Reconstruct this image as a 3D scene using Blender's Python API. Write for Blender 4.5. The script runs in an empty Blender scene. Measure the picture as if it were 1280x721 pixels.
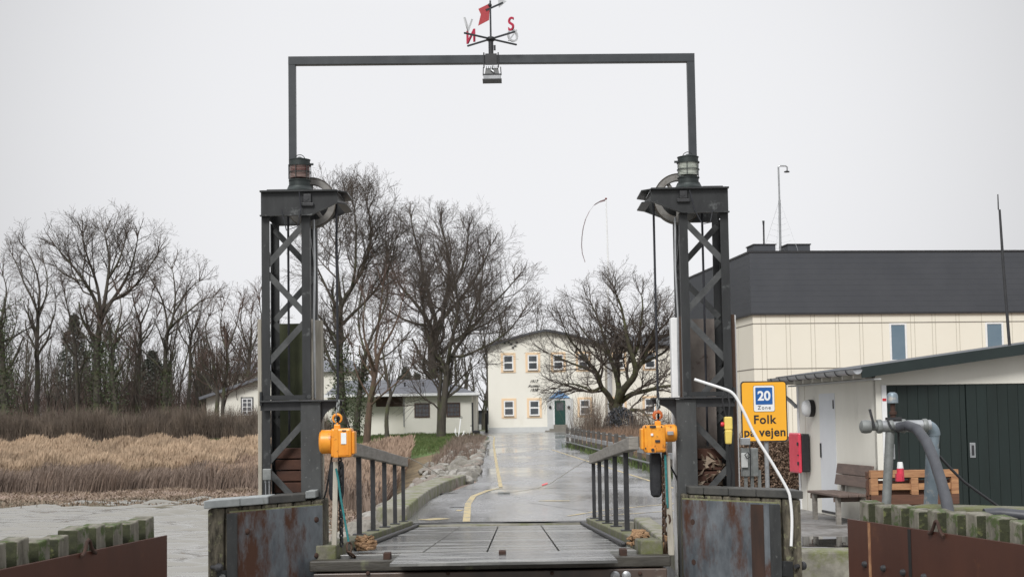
import bpy, math, random
import numpy as np
from mathutils import Vector, Matrix, noise
R = math.radians
random.seed(7); np.random.seed(7)
scene = bpy.context.scene
COL = scene.collection
# ------------------------------------------------------------------ camera
CAMZ = 1.74
F = 1800.0
PITCH = math.atan(118/1800); ROLL = 0.016
cam_d = bpy.data.cameras.new('camera'); cam = bpy.data.objects.new('camera', cam_d); COL.objects.link(cam)
CAM_M = Matrix.Rotation(math.pi/2 + PITCH, 3, 'X') @ Matrix.Rotation(-ROLL, 3, 'Z')
cam.matrix_world = Matrix.Translation((0, 0, CAMZ)) @ CAM_M.to_4x4()
cam_d.sensor_width = 36; cam_d.lens = 36*F/1280
cam_d.shift_y = 46.5/1280
cam_d.clip_start = 0.1; cam_d.clip_end = 6000
scene.camera = cam
cam_d.dof.use_dof = True; cam_d.dof.focus_distance = 19.0; cam_d.dof.aperture_fstop = 7.0
# ------------------------------------------------------------------ sky, sun, exposure
SUN_EL, SUN_AZ = R(42), R(200)          # soft overcast light from behind and to the left of the viewer
w = bpy.data.worlds.new('World'); scene.world = w; w.use_nodes = True
nt = w.node_tree; nt.nodes.clear()
sky = nt.nodes.new('ShaderNodeTexSky'); sky.sky_type = 'NISHITA'; sky.sun_disc = False
sky.sun_elevation = SUN_EL; sky.sun_rotation = SUN_AZ; sky.air_density = 2.0; sky.dust_density = 6.0
hsv = nt.nodes.new('ShaderNodeHueSaturation'); hsv.inputs['Saturation'].default_value = 0.12
mx = nt.nodes.new('ShaderNodeMix'); mx.data_type = 'RGBA'; mx.inputs[0].default_value = 0.93
tc = nt.nodes.new('ShaderNodeTexCoord'); sep = nt.nodes.new('ShaderNodeSeparateXYZ')
ramp = nt.nodes.new('ShaderNodeValToRGB')
ramp.color_ramp.elements[0].position = 0.0; ramp.color_ramp.elements[0].color = (9.3, 9.35, 9.6, 1)
ramp.color_ramp.elements[1].position = 1.0; ramp.color_ramp.elements[1].color = (22, 22.3, 23, 1)
e = ramp.color_ramp.elements.new(0.28); e.color = (9.0, 9.05, 9.3, 1)
nz = nt.nodes.new('ShaderNodeTexNoise'); nz.inputs['Scale'].default_value = 1.3; nz.inputs['Detail'].default_value = 3
mr = nt.nodes.new('ShaderNodeMapRange'); mr.inputs['To Min'].default_value = 0.94; mr.inputs['To Max'].default_value = 1.05
vm = nt.nodes.new('ShaderNodeVectorMath'); vm.operation = 'SCALE'
bg = nt.nodes.new('ShaderNodeBackground'); bg.inputs['Strength'].default_value = 0.1
out = nt.nodes.new('ShaderNodeOutputWorld')
L = nt.links.new
L(tc.outputs['Generated'], sep.inputs[0]); L(sep.outputs['Z'], ramp.inputs[0])
L(tc.outputs['Generated'], nz.inputs['Vector']); L(nz.outputs['Fac'], mr.inputs['Value'])
dt = nt.nodes.new('ShaderNodeVectorMath'); dt.operation = 'DOT_PRODUCT'; dt.inputs[1].default_value = (0.0, 0.985, 0.17)   # brighter cloud low over the land
mg = nt.nodes.new('ShaderNodeMapRange'); mg.interpolation_type = 'SMOOTHSTEP'; mg.inputs['From Min'].default_value = 0.90; mg.inputs['From Max'].default_value = 0.995; mg.inputs['To Min'].default_value = 0.66; mg.inputs['To Max'].default_value = 1.0
ml = nt.nodes.new('ShaderNodeMath'); ml.operation = 'MULTIPLY'
L(tc.outputs['Generated'], dt.inputs[0]); L(dt.outputs['Value'], mg.inputs['Value']); L(mr.outputs[0], ml.inputs[0]); L(mg.outputs[0], ml.inputs[1])
L(ramp.outputs['Color'], vm.inputs[0]); L(ml.outputs[0], vm.inputs['Scale'])
L(sky.outputs[0], hsv.inputs['Color']); L(hsv.outputs[0], mx.inputs[6]); L(vm.outputs[0], mx.inputs[7])
L(mx.outputs[2], bg.inputs[0]); L(bg.outputs[0], out.inputs[0])
sd = bpy.data.lights.new('sun', 'SUN'); sd.energy = 2.6; sd.angle = R(18); sd.color = (1, 0.985, 0.96)
so = bpy.data.objects.new('sun', sd); COL.objects.link(so)
d = Vector((math.sin(SUN_AZ)*math.cos(SUN_EL), math.cos(SUN_AZ)*math.cos(SUN_EL), math.sin(SUN_EL)))
so.rotation_euler = d.to_track_quat('Z', 'Y').to_euler(); so.location = (0, -20, 40)
scene.view_settings.view_transform = 'Standard'; scene.view_settings.look = 'None'
scene.view_settings.exposure = 0.0; scene.view_settings.gamma = 1

# ------------------------------------------------------------------ helpers
def at(u, v, Y):
    dr = CAM_M @ Vector(((u-640)/F, -(v-407)/F, -1))
    t = Y/dr.y
    return Vector((dr.x*t, Y, CAMZ + dr.z*t))
def aX(u, v, Y): return at(u, v, Y).x
def aZ(u, v, Y): return at(u, v, Y).z
def road_z(y): return 0.0 if y < 26 else min(0.67, 0.67*(y-26)/102)
def onroad(u, v):
    lo, hi = 5.0, 400.0
    for _ in range(50):
        m = (lo+hi)/2
        if aZ(u, v, m) > road_z(m): lo = m
        else: hi = m
    return at(u, v, lo)

class MB:
    def __init__(s): s.v = []; s.f = []
    def add(s, vs, fs):
        n = len(s.v); s.v += [tuple(v) for v in vs]; s.f += [tuple(n+i for i in f) for f in fs]; return s
    def hexa(s, p):   # 8 points: bottom 4 ccw, top 4 ccw
        return s.add(p, [(3,2,1,0),(4,5,6,7),(0,1,5,4),(1,2,6,5),(2,3,7,6),(3,0,4,7)])
    def box(s, x0, x1, y0, y1, z0, z1, M=None):
        p = [(x0,y0,z0),(x1,y0,z0),(x1,y1,z0),(x0,y1,z0),(x0,y0,z1),(x1,y0,z1),(x1,y1,z1),(x0,y1,z1)]
        if M is not None: p = [M @ Vector(q) for q in p]
        return s.hexa(p)
    def bar(s, a, b, w, h, up=(0,0,1)):   # box beam from a to b; w across, h along up
        a = Vector(a); b = Vector(b); d = (b-a).normalized(); up = Vector(up)
        sd_ = d.cross(up); 
        if sd_.length < 1e-5: sd_ = d.cross(Vector((0,1,0)))
        sd_.normalize(); u2 = sd_.cross(d).normalized()
        p = []
        for q in (a, b):
            p.append([q - sd_*w/2 - u2*h/2, q + sd_*w/2 - u2*h/2, q + sd_*w/2 + u2*h/2, q - sd_*w/2 + u2*h/2])
        vs = p[0]+p[1]
        return s.add(vs, [(0,1,2,3),(7,6,5,4),(0,4,5,1),(1,5,6,2),(2,6,7,3),(3,7,4,0)])
    def tube(s, pts, r, n=10, cap=True):
        pts = [Vector(p) for p in pts]; m = len(pts)
        rs = r if isinstance(r, (list, tuple)) else [r]*m
        t0 = (pts[1]-pts[0]).normalized(); a = t0.orthogonal().normalized(); rings = []
        for i in range(m):
            t = (pts[min(i+1,m-1)]-pts[max(i-1,0)]).normalized()
            a = (a - t*a.dot(t)).normalized(); b = t.cross(a)
            rings.append([pts[i] + (a*math.cos(2*math.pi*k/n) + b*math.sin(2*math.pi*k/n))*rs[i] for k in range(n)])
        vs = [q for rg in rings for q in rg]; fs = []
        for i in range(m-1):
            for k in range(n):
                k2 = (k+1) % n; fs.append((i*n+k, i*n+k2, (i+1)*n+k2, (i+1)*n+k))
        if cap: fs.append(tuple(reversed(range(n)))); fs.append(tuple((m-1)*n+k for k in range(n)))
        return s.add(vs, fs)
    def lathe(s, c, prof, n=20, axis='Z', M=None):   # prof: list of (r, h)
        c = Vector(c); vs = []; fs = []
        for r, h in prof:
            for k in range(n):
                t = 2*math.pi*k/n; x, y = r*math.cos(t), r*math.sin(t)
                q = Vector((x,y,h)) if axis == 'Z' else Vector((h,x,y)) if axis == 'X' else Vector((y,h,x))
                if M is not None: q = M @ q
                vs.append(c+q)
        for i in range(len(prof)-1):
            for k in range(n):
                k2 = (k+1) % n; fs.append((i*n+k, i*n+k2, (i+1)*n+k2, (i+1)*n+k))
        fs.append(tuple(reversed(range(n)))); fs.append(tuple((len(prof)-1)*n+k for k in range(n)))
        return s.add(vs, fs)
    def prism(s, poly, off):   # planar polygon of 3d points extruded by off
        n = len(poly); off = Vector(off); a = [Vector(p) for p in poly]; b = [p+off for p in a]
        return s.add(a+b, [tuple(range(n)), tuple(reversed(range(n, 2*n)))] + [(i, n+i, n+(i+1) % n, (i+1) % n) for i in range(n)])
    def ball(s, c, rx, ry, rz, n=10, m=7):
        vs = []; fs = []; c = Vector(c)
        for i in range(m+1):
            ph = math.pi*i/m
            for k in range(n):
                t = 2*math.pi*k/n; vs.append(c+Vector((rx*math.sin(ph)*math.cos(t), ry*math.sin(ph)*math.sin(t), rz*math.cos(ph))))
        for i in range(m):
            for k in range(n): fs.append((i*n+k, (i+1)*n+k, (i+1)*n+(k+1) % n, i*n+(k+1) % n))
        return s.add(vs, fs)
    def torus(s, c, R0, r, M=None, n=20, m=8, a0=0, a1=2*math.pi):
        pts = []
        full = abs(a1-a0-2*math.pi) < 1e-6
        for i in range(n+1):
            t = a0+(a1-a0)*i/n; q = Vector((R0*math.cos(t), R0*math.sin(t), 0))
            if M is not None: q = M @ q
            pts.append(Vector(c)+q)
        return s.tube(pts, r, m, cap=not full)
    def build(s, name, mat, parent=None, loc=None, bevel=0, smooth=False):
        me = bpy.data.meshes.new(name)
        o = bpy.data.objects.new(name, me); COL.objects.link(o)
        base = Vector((0,0,0))
        if parent is not None:
            o.parent = parent; p = parent
            while p is not None: base += Vector(p.location); p = p.parent
        elif loc is not None:
            base = Vector(loc); o.location = base
        me.from_pydata([tuple(Vector(v)-base) for v in s.v], [], s.f); me.validate()
        me.materials.append(mat)
        import bmesh
        bm = bmesh.new(); bm.from_mesh(me); bmesh.ops.recalc_face_normals(bm, faces=bm.faces[:]); bm.to_mesh(me); bm.free()
        if smooth:
            me.polygons.foreach_set('use_smooth', [True]*len(me.polygons))
            md = o.modifiers.new('es', 'EDGE_SPLIT'); md.split_angle = R(38)
        if bevel:
            md = o.modifiers.new('bv', 'BEVEL'); md.width = bevel; md.segments = 2; md.limit_method = 'ANGLE'
        return o
def fast_mesh(name, V, Fc, mat, parent=None, loc=(0,0,0)):   # V (n,3), Fc (m,k)
    me = bpy.data.meshes.new(name); n, k = Fc.shape
    base = Vector((0,0,0))
    o = bpy.data.objects.new(name, me); COL.objects.link(o)
    if parent is not None:
        o.parent = parent; base = Vector(parent.location)
    else: o.location = loc; base = Vector(loc)
    V = V - np.array(base)
    me.vertices.add(len(V)); me.vertices.foreach_set('co', V.astype(np.float32).ravel())
    me.loops.add(n*k); me.loops.foreach_set('vertex_index', Fc.astype(np.int32).ravel())
    me.polygons.add(n); me.polygons.foreach_set('loop_start', np.arange(0, n*k, k, dtype=np.int32))
    me.update(calc_edges=True); me.validate()
    me.materials.append(mat)
    return o
def tag(o, label, cat, group=None, kind=None):
    if label: o['label'] = label
    if cat: o['category'] = cat
    if group: o['group'] = group
    if kind: o['kind'] = kind
    return o
def thing(name, label, cat, loc, group=None):
    o = bpy.data.objects.new(name, None); COL.objects.link(o); o.location = loc; o.empty_display_size = 0.2
    return tag(o, label, cat, group)
def copy_tree(o, parent=None):
    c = o.copy(); COL.objects.link(c); c.parent = parent
    for ch in list(o.children): copy_tree(ch, c)
    return c
def struct(o): o['kind'] = 'structure'; return o

def mat(name, c1, c2=None, scale=5, rough=0.6, metal=0.0, bump=0.0, stretch=(1,1,1), stain=None, sscale=2, sthr=(0.5,0.62), sstretch=(1,1,1), srough=None, spec=0.5, detail=6, bscale=None, fine=0.0):
    m = bpy.data.materials.new(name); m.use_nodes = True; t = m.node_tree; N = t.nodes.new; K = t.links.new
    b = t.nodes['Principled BSDF']; b.inputs['Roughness'].default_value = rough; b.inputs['Metallic'].default_value = metal
    b.inputs['Specular IOR Level'].default_value = spec
    if c2 is None: c2 = tuple(x*0.8 for x in c1)
    co = N('ShaderNodeTexCoord'); mp = N('ShaderNodeMapping'); mp.inputs['Scale'].default_value = stretch
    n1 = N('ShaderNodeTexNoise'); n1.inputs['Scale'].default_value = scale; n1.inputs['Detail'].default_value = detail; n1.inputs['Roughness'].default_value = 0.65
    r1 = N('ShaderNodeMapRange'); r1.inputs['From Min'].default_value = 0.33; r1.inputs['From Max'].default_value = 0.67
    x1 = N('ShaderNodeMix'); x1.data_type = 'RGBA'; x1.inputs[6].default_value = (*c1, 1); x1.inputs[7].default_value = (*c2, 1)
    K(co.outputs['Object'], mp.inputs[0]); K(mp.outputs[0], n1.inputs['Vector']); K(n1.outputs['Fac'], r1.inputs[0]); K(r1.outputs[0], x1.inputs[0])
    colr = x1.outputs[2]
    if stain is not None:
        mp2 = N('ShaderNodeMapping'); mp2.inputs['Scale'].default_value = sstretch; mp2.inputs['Location'].default_value = (3.1, 1.7, 0.4)
        n2 = N('ShaderNodeTexNoise'); n2.inputs['Scale'].default_value = sscale; n2.inputs['Detail'].default_value = 8; n2.inputs['Roughness'].default_value = 0.7
        r2 = N('ShaderNodeMapRange'); r2.inputs['From Min'].default_value = sthr[0]; r2.inputs['From Max'].default_value = sthr[1]
        x2 = N('ShaderNodeMix'); x2.data_type = 'RGBA'; x2.inputs[7].default_value = (*stain, 1)
        K(co.outputs['Object'], mp2.inputs[0]); K(mp2.outputs[0], n2.inputs['Vector']); K(n2.outputs['Fac'], r2.inputs[0]); K(r2.outputs[0], x2.inputs[0]); K(colr, x2.inputs[6]); colr = x2.outputs[2]
        if srough is not None:
            x3 = N('ShaderNodeMix'); x3.data_type = 'FLOAT'; x3.inputs[2].default_value = rough; x3.inputs[3].default_value = srough
            K(r2.outputs[0], x3.inputs[0]); K(x3.outputs[0], b.inputs['Roughness'])
    K(colr, b.inputs['Base Color'])
    if bump:
        bn = N('ShaderNodeBump'); bn.inputs['Strength'].default_value = bump; bn.inputs['Distance'].default_value = 0.02
        if bscale:
            n4 = N('ShaderNodeTexNoise'); n4.inputs['Scale'].default_value = bscale; n4.inputs['Detail'].default_value = 4
            K(mp.outputs[0], n4.inputs['Vector']); K(n4.outputs['Fac'], bn.inputs['Height'])
        else: K(n1.outputs['Fac'], bn.inputs['Height'])
        K(bn.outputs[0], b.inputs['Normal'])
    m['_'] = 0
    return m
# paints and materials
M_steel = mat('tower_steel', (0.018,0.019,0.02), (0.036,0.038,0.039), 6, 0.42, 0.2, 0.15, (1,1,.3), stain=(0.19,0.2,0.2), sscale=5, sthr=(0.6,0.78))
M_brace = mat('brace_steel', (0.045,0.047,0.048), (0.09,0.093,0.093), 7, 0.4, 0.2, 0.15, stain=(0.2,0.19,0.18), sscale=9, sthr=(0.62,0.74))
M_rim = mat('wheel_edge', (0.05,0.045,0.04), (0.09,0.07,0.05), 9, 0.6)
M_steel2 = mat('tower_steel_column', (0.038,0.04,0.041), (0.07,0.073,0.073), 5, 0.45, 0.2, 0.2, (1,1,.35), stain=(0.22,0.23,0.22), sscale=22, sthr=(0.6,0.75))
M_dark = mat('dark_steel', (0.025,0.026,0.028), (0.045,0.045,0.048), 8, 0.45, 0.2)
M_beam = mat('gantry_paint', (0.028,0.032,0.036), (0.05,0.055,0.06), 4, 0.4, 0.1)
M_wheel = mat('cast_wheel', (0.27,0.26,0.245), (0.17,0.165,0.155), 9, 0.55, 0.3, 0.3, stain=(0.12,0.09,0.07), sscale=12, sthr=(0.55,0.7))
M_galv = mat('galvanised', (0.42,0.43,0.44), (0.3,0.31,0.32), 9, 0.38, 0.6, 0.1)
M_galv2 = mat('dull_galvanised', (0.24,0.25,0.245), (0.15,0.16,0.155), 12, 0.55, 0.3, 0.1)
M_plate = mat('blue_grey_plate', (0.2,0.22,0.24), (0.07,0.08,0.092), 4, 0.35, 0.25, 0.1, (1,1,.5), stain=(0.075,0.032,0.018), sscale=2.0, sthr=(0.47,0.6), sstretch=(1.3,1.3,0.6), srough=0.75)
M_plate_rust = mat('plate_rust_streak', (0.028,0.016,0.012), (0.055,0.026,0.016), 6, 0.8, 0, 0.3, (1,1,.3))
M_rustplate = mat('brown_fender_plate', (0.085,0.032,0.02), (0.062,0.024,0.016), 2.2, 0.42, 0.1, 0.12, (1,1,.4), stain=(0.14,0.055,0.025), sscale=3, sthr=(0.6,0.75))
M_rust = mat('rust', (0.06,0.028,0.018), (0.03,0.017,0.013), 15, 0.85, 0, 0.4)
M_moss = mat('mossy_timber', (0.17,0.15,0.11), (0.028,0.024,0.016), 16, 0.9, 0, 1.0, (1,1,.4), stain=(0.19,0.19,0.11), sscale=16, sthr=(0.57,0.62))
M_mossblock = mat('mossy_block_timber', (0.24,0.225,0.185), (0.085,0.078,0.058), 12, 0.9, 0, 1.0, (1,1,.3), stain=(0.06,0.085,0.025), sscale=8, sthr=(0.5,0.58))
M_mossshade = mat('shaded_moss_end_face', (0.05,0.055,0.025), (0.025,0.027,0.015), 14, 0.95, 0, 0.8, stain=(0.12,0.13,0.05), sscale=14, sthr=(0.58,0.66))  # moss for fender head ends, darkened so their shade is in the colour
M_mossgreen = mat('green_moss', (0.15,0.155,0.06), (0.24,0.24,0.15), 25, 0.95, 0, 0.6)
M_kerbwood = mat('mossy_kerb_timber', (0.2,0.19,0.15), (0.1,0.095,0.07), 9, 0.9, 0, 0.9, stain=(0.12,0.13,0.05), sscale=4, sthr=(0.45,0.6))
M_concmoss = mat('mossy_concrete', (0.3,0.285,0.24), (0.18,0.17,0.14), 7, 0.9, 0, 0.8, stain=(0.15,0.16,0.07), sscale=2.5, sthr=(0.48,0.62))
M_wood = mat('weathered_timber', (0.42,0.39,0.33), (0.27,0.25,0.21), 8, 0.85, 0, 0.5, (2,2,.2), stain=(0.16,0.16,0.09), sscale=4, sthr=(0.6,0.75))
M_wood_h = mat('weathered_handrail', (0.3,0.28,0.25), (0.19,0.175,0.155), 8, 0.85, 0, 0.5, (1,.3,3))
M_grey = mat('grey_cap_board', (0.36,0.38,0.38), (0.25,0.27,0.27), 5, 0.7, 0, 0.3, (1,1,1), stain=(0.14,0.15,0.12), sscale=6, sthr=(0.6,0.72))
M_capdark = mat('dark_cap_board', (0.05,0.05,0.048), (0.08,0.078,0.07), 6, 0.6, 0, 0.3, stain=(0.2,0.2,0.19), sscale=4, sthr=(0.62,0.72))
M_brownwood = mat('dark_brown_timber', (0.06,0.034,0.024), (0.1,0.06,0.04), 8, 0.8, 0, 0.4, (2,2,.2))
M_panelg = mat('green_algae_panel', (0.028,0.034,0.014), (0.05,0.055,0.025), 4, 0.8, 0, 0.3)
M_panelb = mat('stained_grey_panel', (0.2,0.175,0.155), (0.13,0.11,0.1), 4, 0.85, 0, 0.3, stain=(0.06,0.035,0.025), sscale=9, sthr=(0.58,0.7))
M_weight = mat('rusty_counterweight', (0.05,0.024,0.017), (0.085,0.038,0.024), 6, 0.9, 0, 0.5)
M_orange = mat('orange_paint', (0.82,0.33,0.03), (0.7,0.24,0.02), 4, 0.34, 0, 0.08, stain=(0.2,0.06,0.02), sscale=11, sthr=(0.61,0.7))
M_orange2 = mat('orange_paint_worn', (0.84,0.36,0.03), (0.64,0.22,0.02), 5, 0.4, 0, 0.08, stain=(0.1,0.04,0.02), sscale=9, sthr=(0.57,0.66))
M_redorange = mat('rusty_orange_hook', (0.55,0.14,0.03), (0.35,0.08,0.02), 20, 0.5)
M_black = mat('black_rubber', (0.012,0.012,0.014), (0.02,0.02,0.022), 12, 0.5)
M_bag = mat('black_canvas', (0.014,0.015,0.018), (0.026,0.027,0.03), 18, 0.75, 0, 0.4)
M_white = mat('white_paint', (0.8,0.8,0.8), (0.72,0.73,0.73), 6, 0.5)
M_whitelabel = mat('white_label', (0.8,0.83,0.83), (0.7,0.74,0.74), 20, 0.4)
M_tealrope = mat('teal_rope', (0.03,0.2,0.2), (0.02,0.12,0.13), 30, 0.85)
M_rope = mat('frayed_rope', (0.42,0.27,0.15), (0.16,0.09,0.05), 40, 0.95, 0, 0.5)
M_chain = mat('rusty_chain', (0.09,0.05,0.03), (0.045,0.03,0.022), 40, 0.7, 0.3)
M_wire = mat('wire_rope', (0.02,0.022,0.03), (0.035,0.035,0.04), 20, 0.5, 0.2)
M_yellow = mat('yellow_plastic', (0.78,0.6,0.14), (0.66,0.5,0.12), 9, 0.45)
M_red = mat('red_plastic', (0.6,0.03,0.04), (0.48,0.025,0.035), 6, 0.35)
M_pinkred = mat('faded_red_lid', (0.68,0.06,0.1), (0.56,0.035,0.07), 5, 0.32)
M_blue = mat('sign_blue', (0.012,0.1,0.34), (0.012,0.09,0.3), 3, 0.35)
M_signy = mat('sign_yellow', (0.86,0.42,0.025), (0.82,0.39,0.025), 2, 0.4)
M_cream = mat('cream_render', (0.78,0.76,0.685), (0.74,0.72,0.645), 0.6, 0.85, 0, 0.05, (1,1,.5), stain=(0.68,0.65,0.56), sscale=0.5, sthr=(0.6,0.8), sstretch=(1,1,.4))
M_panelcream = mat('cream_cladding', (0.77,0.735,0.635), (0.74,0.7,0.6), 0.3, 0.55, 0, 0.0)
M_seam = mat('cladding_joint', (0.48,0.44,0.36), (0.42,0.39,0.32), 3, 0.7)
M_seamd = mat('dark_joint', (0.22,0.2,0.17), None, 3, 0.7)
M_shedwhite = mat('shed_white_board', (0.72,0.70,0.63), (0.66,0.64,0.57), 1.2, 0.7, 0, 0.05, (1,1,.4), stain=(0.5,0.48,0.42), sscale=1.4, sthr=(0.64,0.8), sstretch=(1,1,.4))
M_doorwhite = mat('pale_grey_door', (0.66,0.68,0.7), (0.62,0.64,0.66), 2, 0.5)
M_green = mat('dark_green_board', (0.006,0.013,0.011), (0.009,0.019,0.017), 3, 0.65, 0, 0.1, (1,1,.2))
M_greenfascia = mat('dark_green_fascia', (0.008,0.016,0.016), (0.012,0.022,0.021), 3, 0.6)
M_greendoor = mat('bottle_green_door', (0.012,0.055,0.045), (0.01,0.045,0.038), 3, 0.45)
M_roof = mat('dark_roof_felt', (0.055,0.06,0.068), (0.085,0.09,0.1), 2, 0.6, 0, 0.2)
M_slate = mat('grey_slate_roof', (0.16,0.165,0.185), (0.11,0.115,0.13), 3, 0.55, 0, 0.3, (1,1,1))
M_peach = mat('peach_surround', (0.8,0.6,0.4), (0.77,0.57,0.37), 2, 0.7)
M_greyp = mat('pale_grey_render', (0.55,0.56,0.55), (0.5,0.51,0.5), 2, 0.8)
M_skyblue = mat('pale_blue_pediment', (0.2,0.37,0.62), (0.18,0.34,0.58), 2, 0.6)
M_stone = mat('grey_step_stone', (0.22,0.21,0.18), (0.16,0.15,0.13), 5, 0.8)
M_glass = mat('window_glass', (0.03,0.035,0.04), (0.1,0.11,0.12), 0.5, 0.06, 0.0, spec=1.0)
M_glassblue = mat('blue_tinted_glass', (0.1,0.16,0.21), (0.13,0.19,0.24), 0.6, 0.08, 0.0, spec=1.0)
M_brownframe = mat('brown_window_frame', (0.07,0.035,0.025), None, 5, 0.6)
M_lead = mat('lead_glass', (0.05,0.055,0.065), (0.12,0.12,0.13), 6, 0.2, 0.0, spec=0.9)
M_clad = mat('dark_cladding', (0.075,0.08,0.09), (0.062,0.067,0.077), 0.5, 0.5, 0.3)
M_bark = mat('bark', (0.085,0.073,0.06), (0.045,0.039,0.033), 2.5, 0.95, 0, 0.6, (3,3,.5), stain=(0.075,0.08,0.04), sscale=1.2, sthr=(0.5,0.65))
M_barkred = mat('reddish_bark', (0.13,0.085,0.06), (0.075,0.05,0.038), 2.5, 0.95, 0, 0.5, (3,3,.5), stain=(0.07,0.08,0.03), sscale=1.0, sthr=(0.52,0.7))
M_barkmoss = mat('mossy_bark', (0.075,0.07,0.04), (0.04,0.034,0.026), 2.5, 0.95, 0, 0.5, (2,2,.6), stain=(0.1,0.11,0.045), sscale=1.5, sthr=(0.48,0.62))
M_twig = mat('twigs', (0.1,0.08,0.066), (0.065,0.052,0.044), 0.6, 0.9)
M_twigred = mat('reddish_twigs', (0.125,0.085,0.07), (0.08,0.055,0.045), 0.4, 0.9)
M_hedge = mat('brown_hedge', (0.2,0.155,0.12), (0.1,0.08,0.065), 0.9, 0.9)
M_beech = mat('dry_beech_leaves', (0.27,0.185,0.13), (0.13,0.085,0.06), 9, 0.9)
M_ivy = mat('ivy', (0.035,0.055,0.018), (0.06,0.075,0.03), 2, 0.7)
M_conif = mat('evergreen', (0.055,0.062,0.048), (0.085,0.09,0.07), 1.5, 0.8)
M_reed = mat('dry_reed', (0.47,0.345,0.235), (0.26,0.19,0.13), 0.35, 0.85, stain=(0.3,0.2,0.13), sscale=0.6, sthr=(0.55,0.7))
M_reeddark = mat('brown_sedge', (0.22,0.165,0.13), (0.13,0.098,0.08), 0.5, 0.9)
M_grass = mat('grass', (0.06,0.105,0.025), (0.1,0.12,0.04), 1.0, 0.85, stain=(0.2,0.15,0.08), sscale=0.6, sthr=(0.6,0.7))
M_rock = mat('boulder', (0.26,0.245,0.215), (0.13,0.12,0.105), 3, 0.85, 0, 0.7, stain=(0.18,0.19,0.08), sscale=2.5, sthr=(0.58,0.7))
M_rock2 = mat('pinkish_boulder', (0.27,0.235,0.2), (0.15,0.125,0.11), 4, 0.85, 0, 0.7, stain=(0.5,0.48,0.44), sscale=3, sthr=(0.6,0.72))
M_rock3 = mat('pale_boulder', (0.36,0.345,0.31), (0.19,0.18,0.165), 3, 0.85, 0, 0.6, stain=(0.24,0.22,0.06), sscale=3, sthr=(0.6,0.7))
M_marking = mat('yellow_road_paint', (0.56,0.43,0.18), (0.42,0.34,0.17), 5, 0.4, stain=(0.17,0.17,0.165), sscale=5, sthr=(0.5,0.62))
M_pallet = mat('pallet_pine', (0.46,0.25,0.12), (0.24,0.11,0.055), 9, 0.8, 0, 0.3, (.4,2,3))
M_palletd = mat('dark_wet_pallet', (0.14,0.06,0.035), (0.08,0.04,0.025), 5, 0.8, 0, 0.3, (.4,2,3))
M_bench = mat('weathered_bench_wood', (0.16,0.115,0.095), (0.1,0.075,0.065), 5, 0.8, 0, 0.3, (3,.4,3))
M_greyhose = mat('grey_hose', (0.06,0.063,0.072), (0.04,0.042,0.05), 12, 0.45)
M_bluepipe = mat('scuffed_blue_pipe', (0.22,0.27,0.31), (0.15,0.19,0.22), 9, 0.45, 0.3, 0.1, stain=(0.5,0.45,0.38), sscale=8, sthr=(0.55,0.7))
M_lens = mat('clear_lantern_lens', (0.62,0.64,0.58), (0.36,0.4,0.35), 9, 0.1, 0, spec=1.0, stretch=(1,1,5))
M_lensred = mat('red_lantern_lens', (0.13,0.035,0.03), (0.33,0.27,0.24), 5, 0.1, 0, spec=1.0, stretch=(.6,.6,6))
M_lantern = mat('green_black_lantern', (0.035,0.045,0.043), (0.02,0.025,0.025), 14, 0.5, 0.3)
# ------------------------------------------------------------------ terrain
def interp(x, xs, ys): return float(np.interp(x, xs, ys))
XLY = [(10,-2.05),(25,-1.95),(30,-1.95),(33,-1.75),(36.7,-1.3),(39,-1.05),(60,-1.35),(105,-1.8),(118,-2.7),(128,-4.2),(140,-5.5),(200,-8)]
def xL(y): return np.interp(y, [a for a, b in XLY], [b for a, b in XLY])
def xR(y): return np.interp(y, [10,29.5,30,43.5,73,78,110,128,131,132], [60,60,4.75,4.35,3.05,3.2,4.6,6.0,6.0,40])
def ysh(x): return np.interp(x, [-60,-25,-12,-7,-4,-1], [50,53,52,44,33,30])
def Hnp(x, y):
    r = np.interp(y, [-1e4, 26, 128, 1e5], [0, 0, .67, .67])
    t = y - ysh(x)
    hl = np.interp(t, [-30,-3,0,4,12,22,45,75,1e5], [-3.2,-1.6,-1.2,-1.12,-1.0,-.6,.25,.67,.67])
    s = np.clip((xL(y) - x)/np.interp(y, [10,30,60,100], [2.6,3.2,3.4,6.0]), 0, 1); s = s*s*(3-2*s)
    z = r*(1-s) + hl*s
    z = np.where((x < xL(y)) & (y < 36), z - .12*np.clip((xL(y)-x)/.3, 0, 1), z)
    bump = 0.05*np.sin(x*1.3+y*.7)*np.sin(y*.9-x*.4)
    z = z + bump*s*(hl > -1.6)
    pit = ((x < 2.04) & (x > -2.0) & (y < 24.85)) | ((x >= 2.04) & (y < 18.45)) | (y < 13)
    z = np.where(pit, -3.0, z)
    right = (x > xR(y) + .3) & (y > 31)
    z = np.where(right, z + 0.18*np.clip((x-xR(y)-.3)/3, 0, 1), z)
    return z
def H(x, y): return float(Hnp(np.array([x]), np.array([float(y)]))[0])
def axis_lines(segs, extra):
    out_ = []
    for a, b, st in segs: out_ += list(np.arange(a, b, st))
    out_ += extra; return np.array(sorted(set(np.round(out_, 4))))
xs = axis_lines([(-3000,-400,520),(-400,-80,40),(-80,-30,2),(-30,-8,.7),(-8,8,.3),(8,30,1.5),(30,100,10),(100,400,60),(400,3001,520)], [-2.0,-1.98,2.04,2.06])
ys = axis_lines([(-60,10,10),(10,45,.35),(45,100,.7),(100,140,1.5),(140,300,12),(300,1000,120),(1000,4001,600)], [24.85,24.9,18.45,18.5,13,12.95,26,128])
X, Y = np.meshgrid(xs, ys); Z = Hnp(X, Y)
V = np.stack([X.ravel(), Y.ravel(), Z.ravel()], 1); nx = len(xs)
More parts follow.
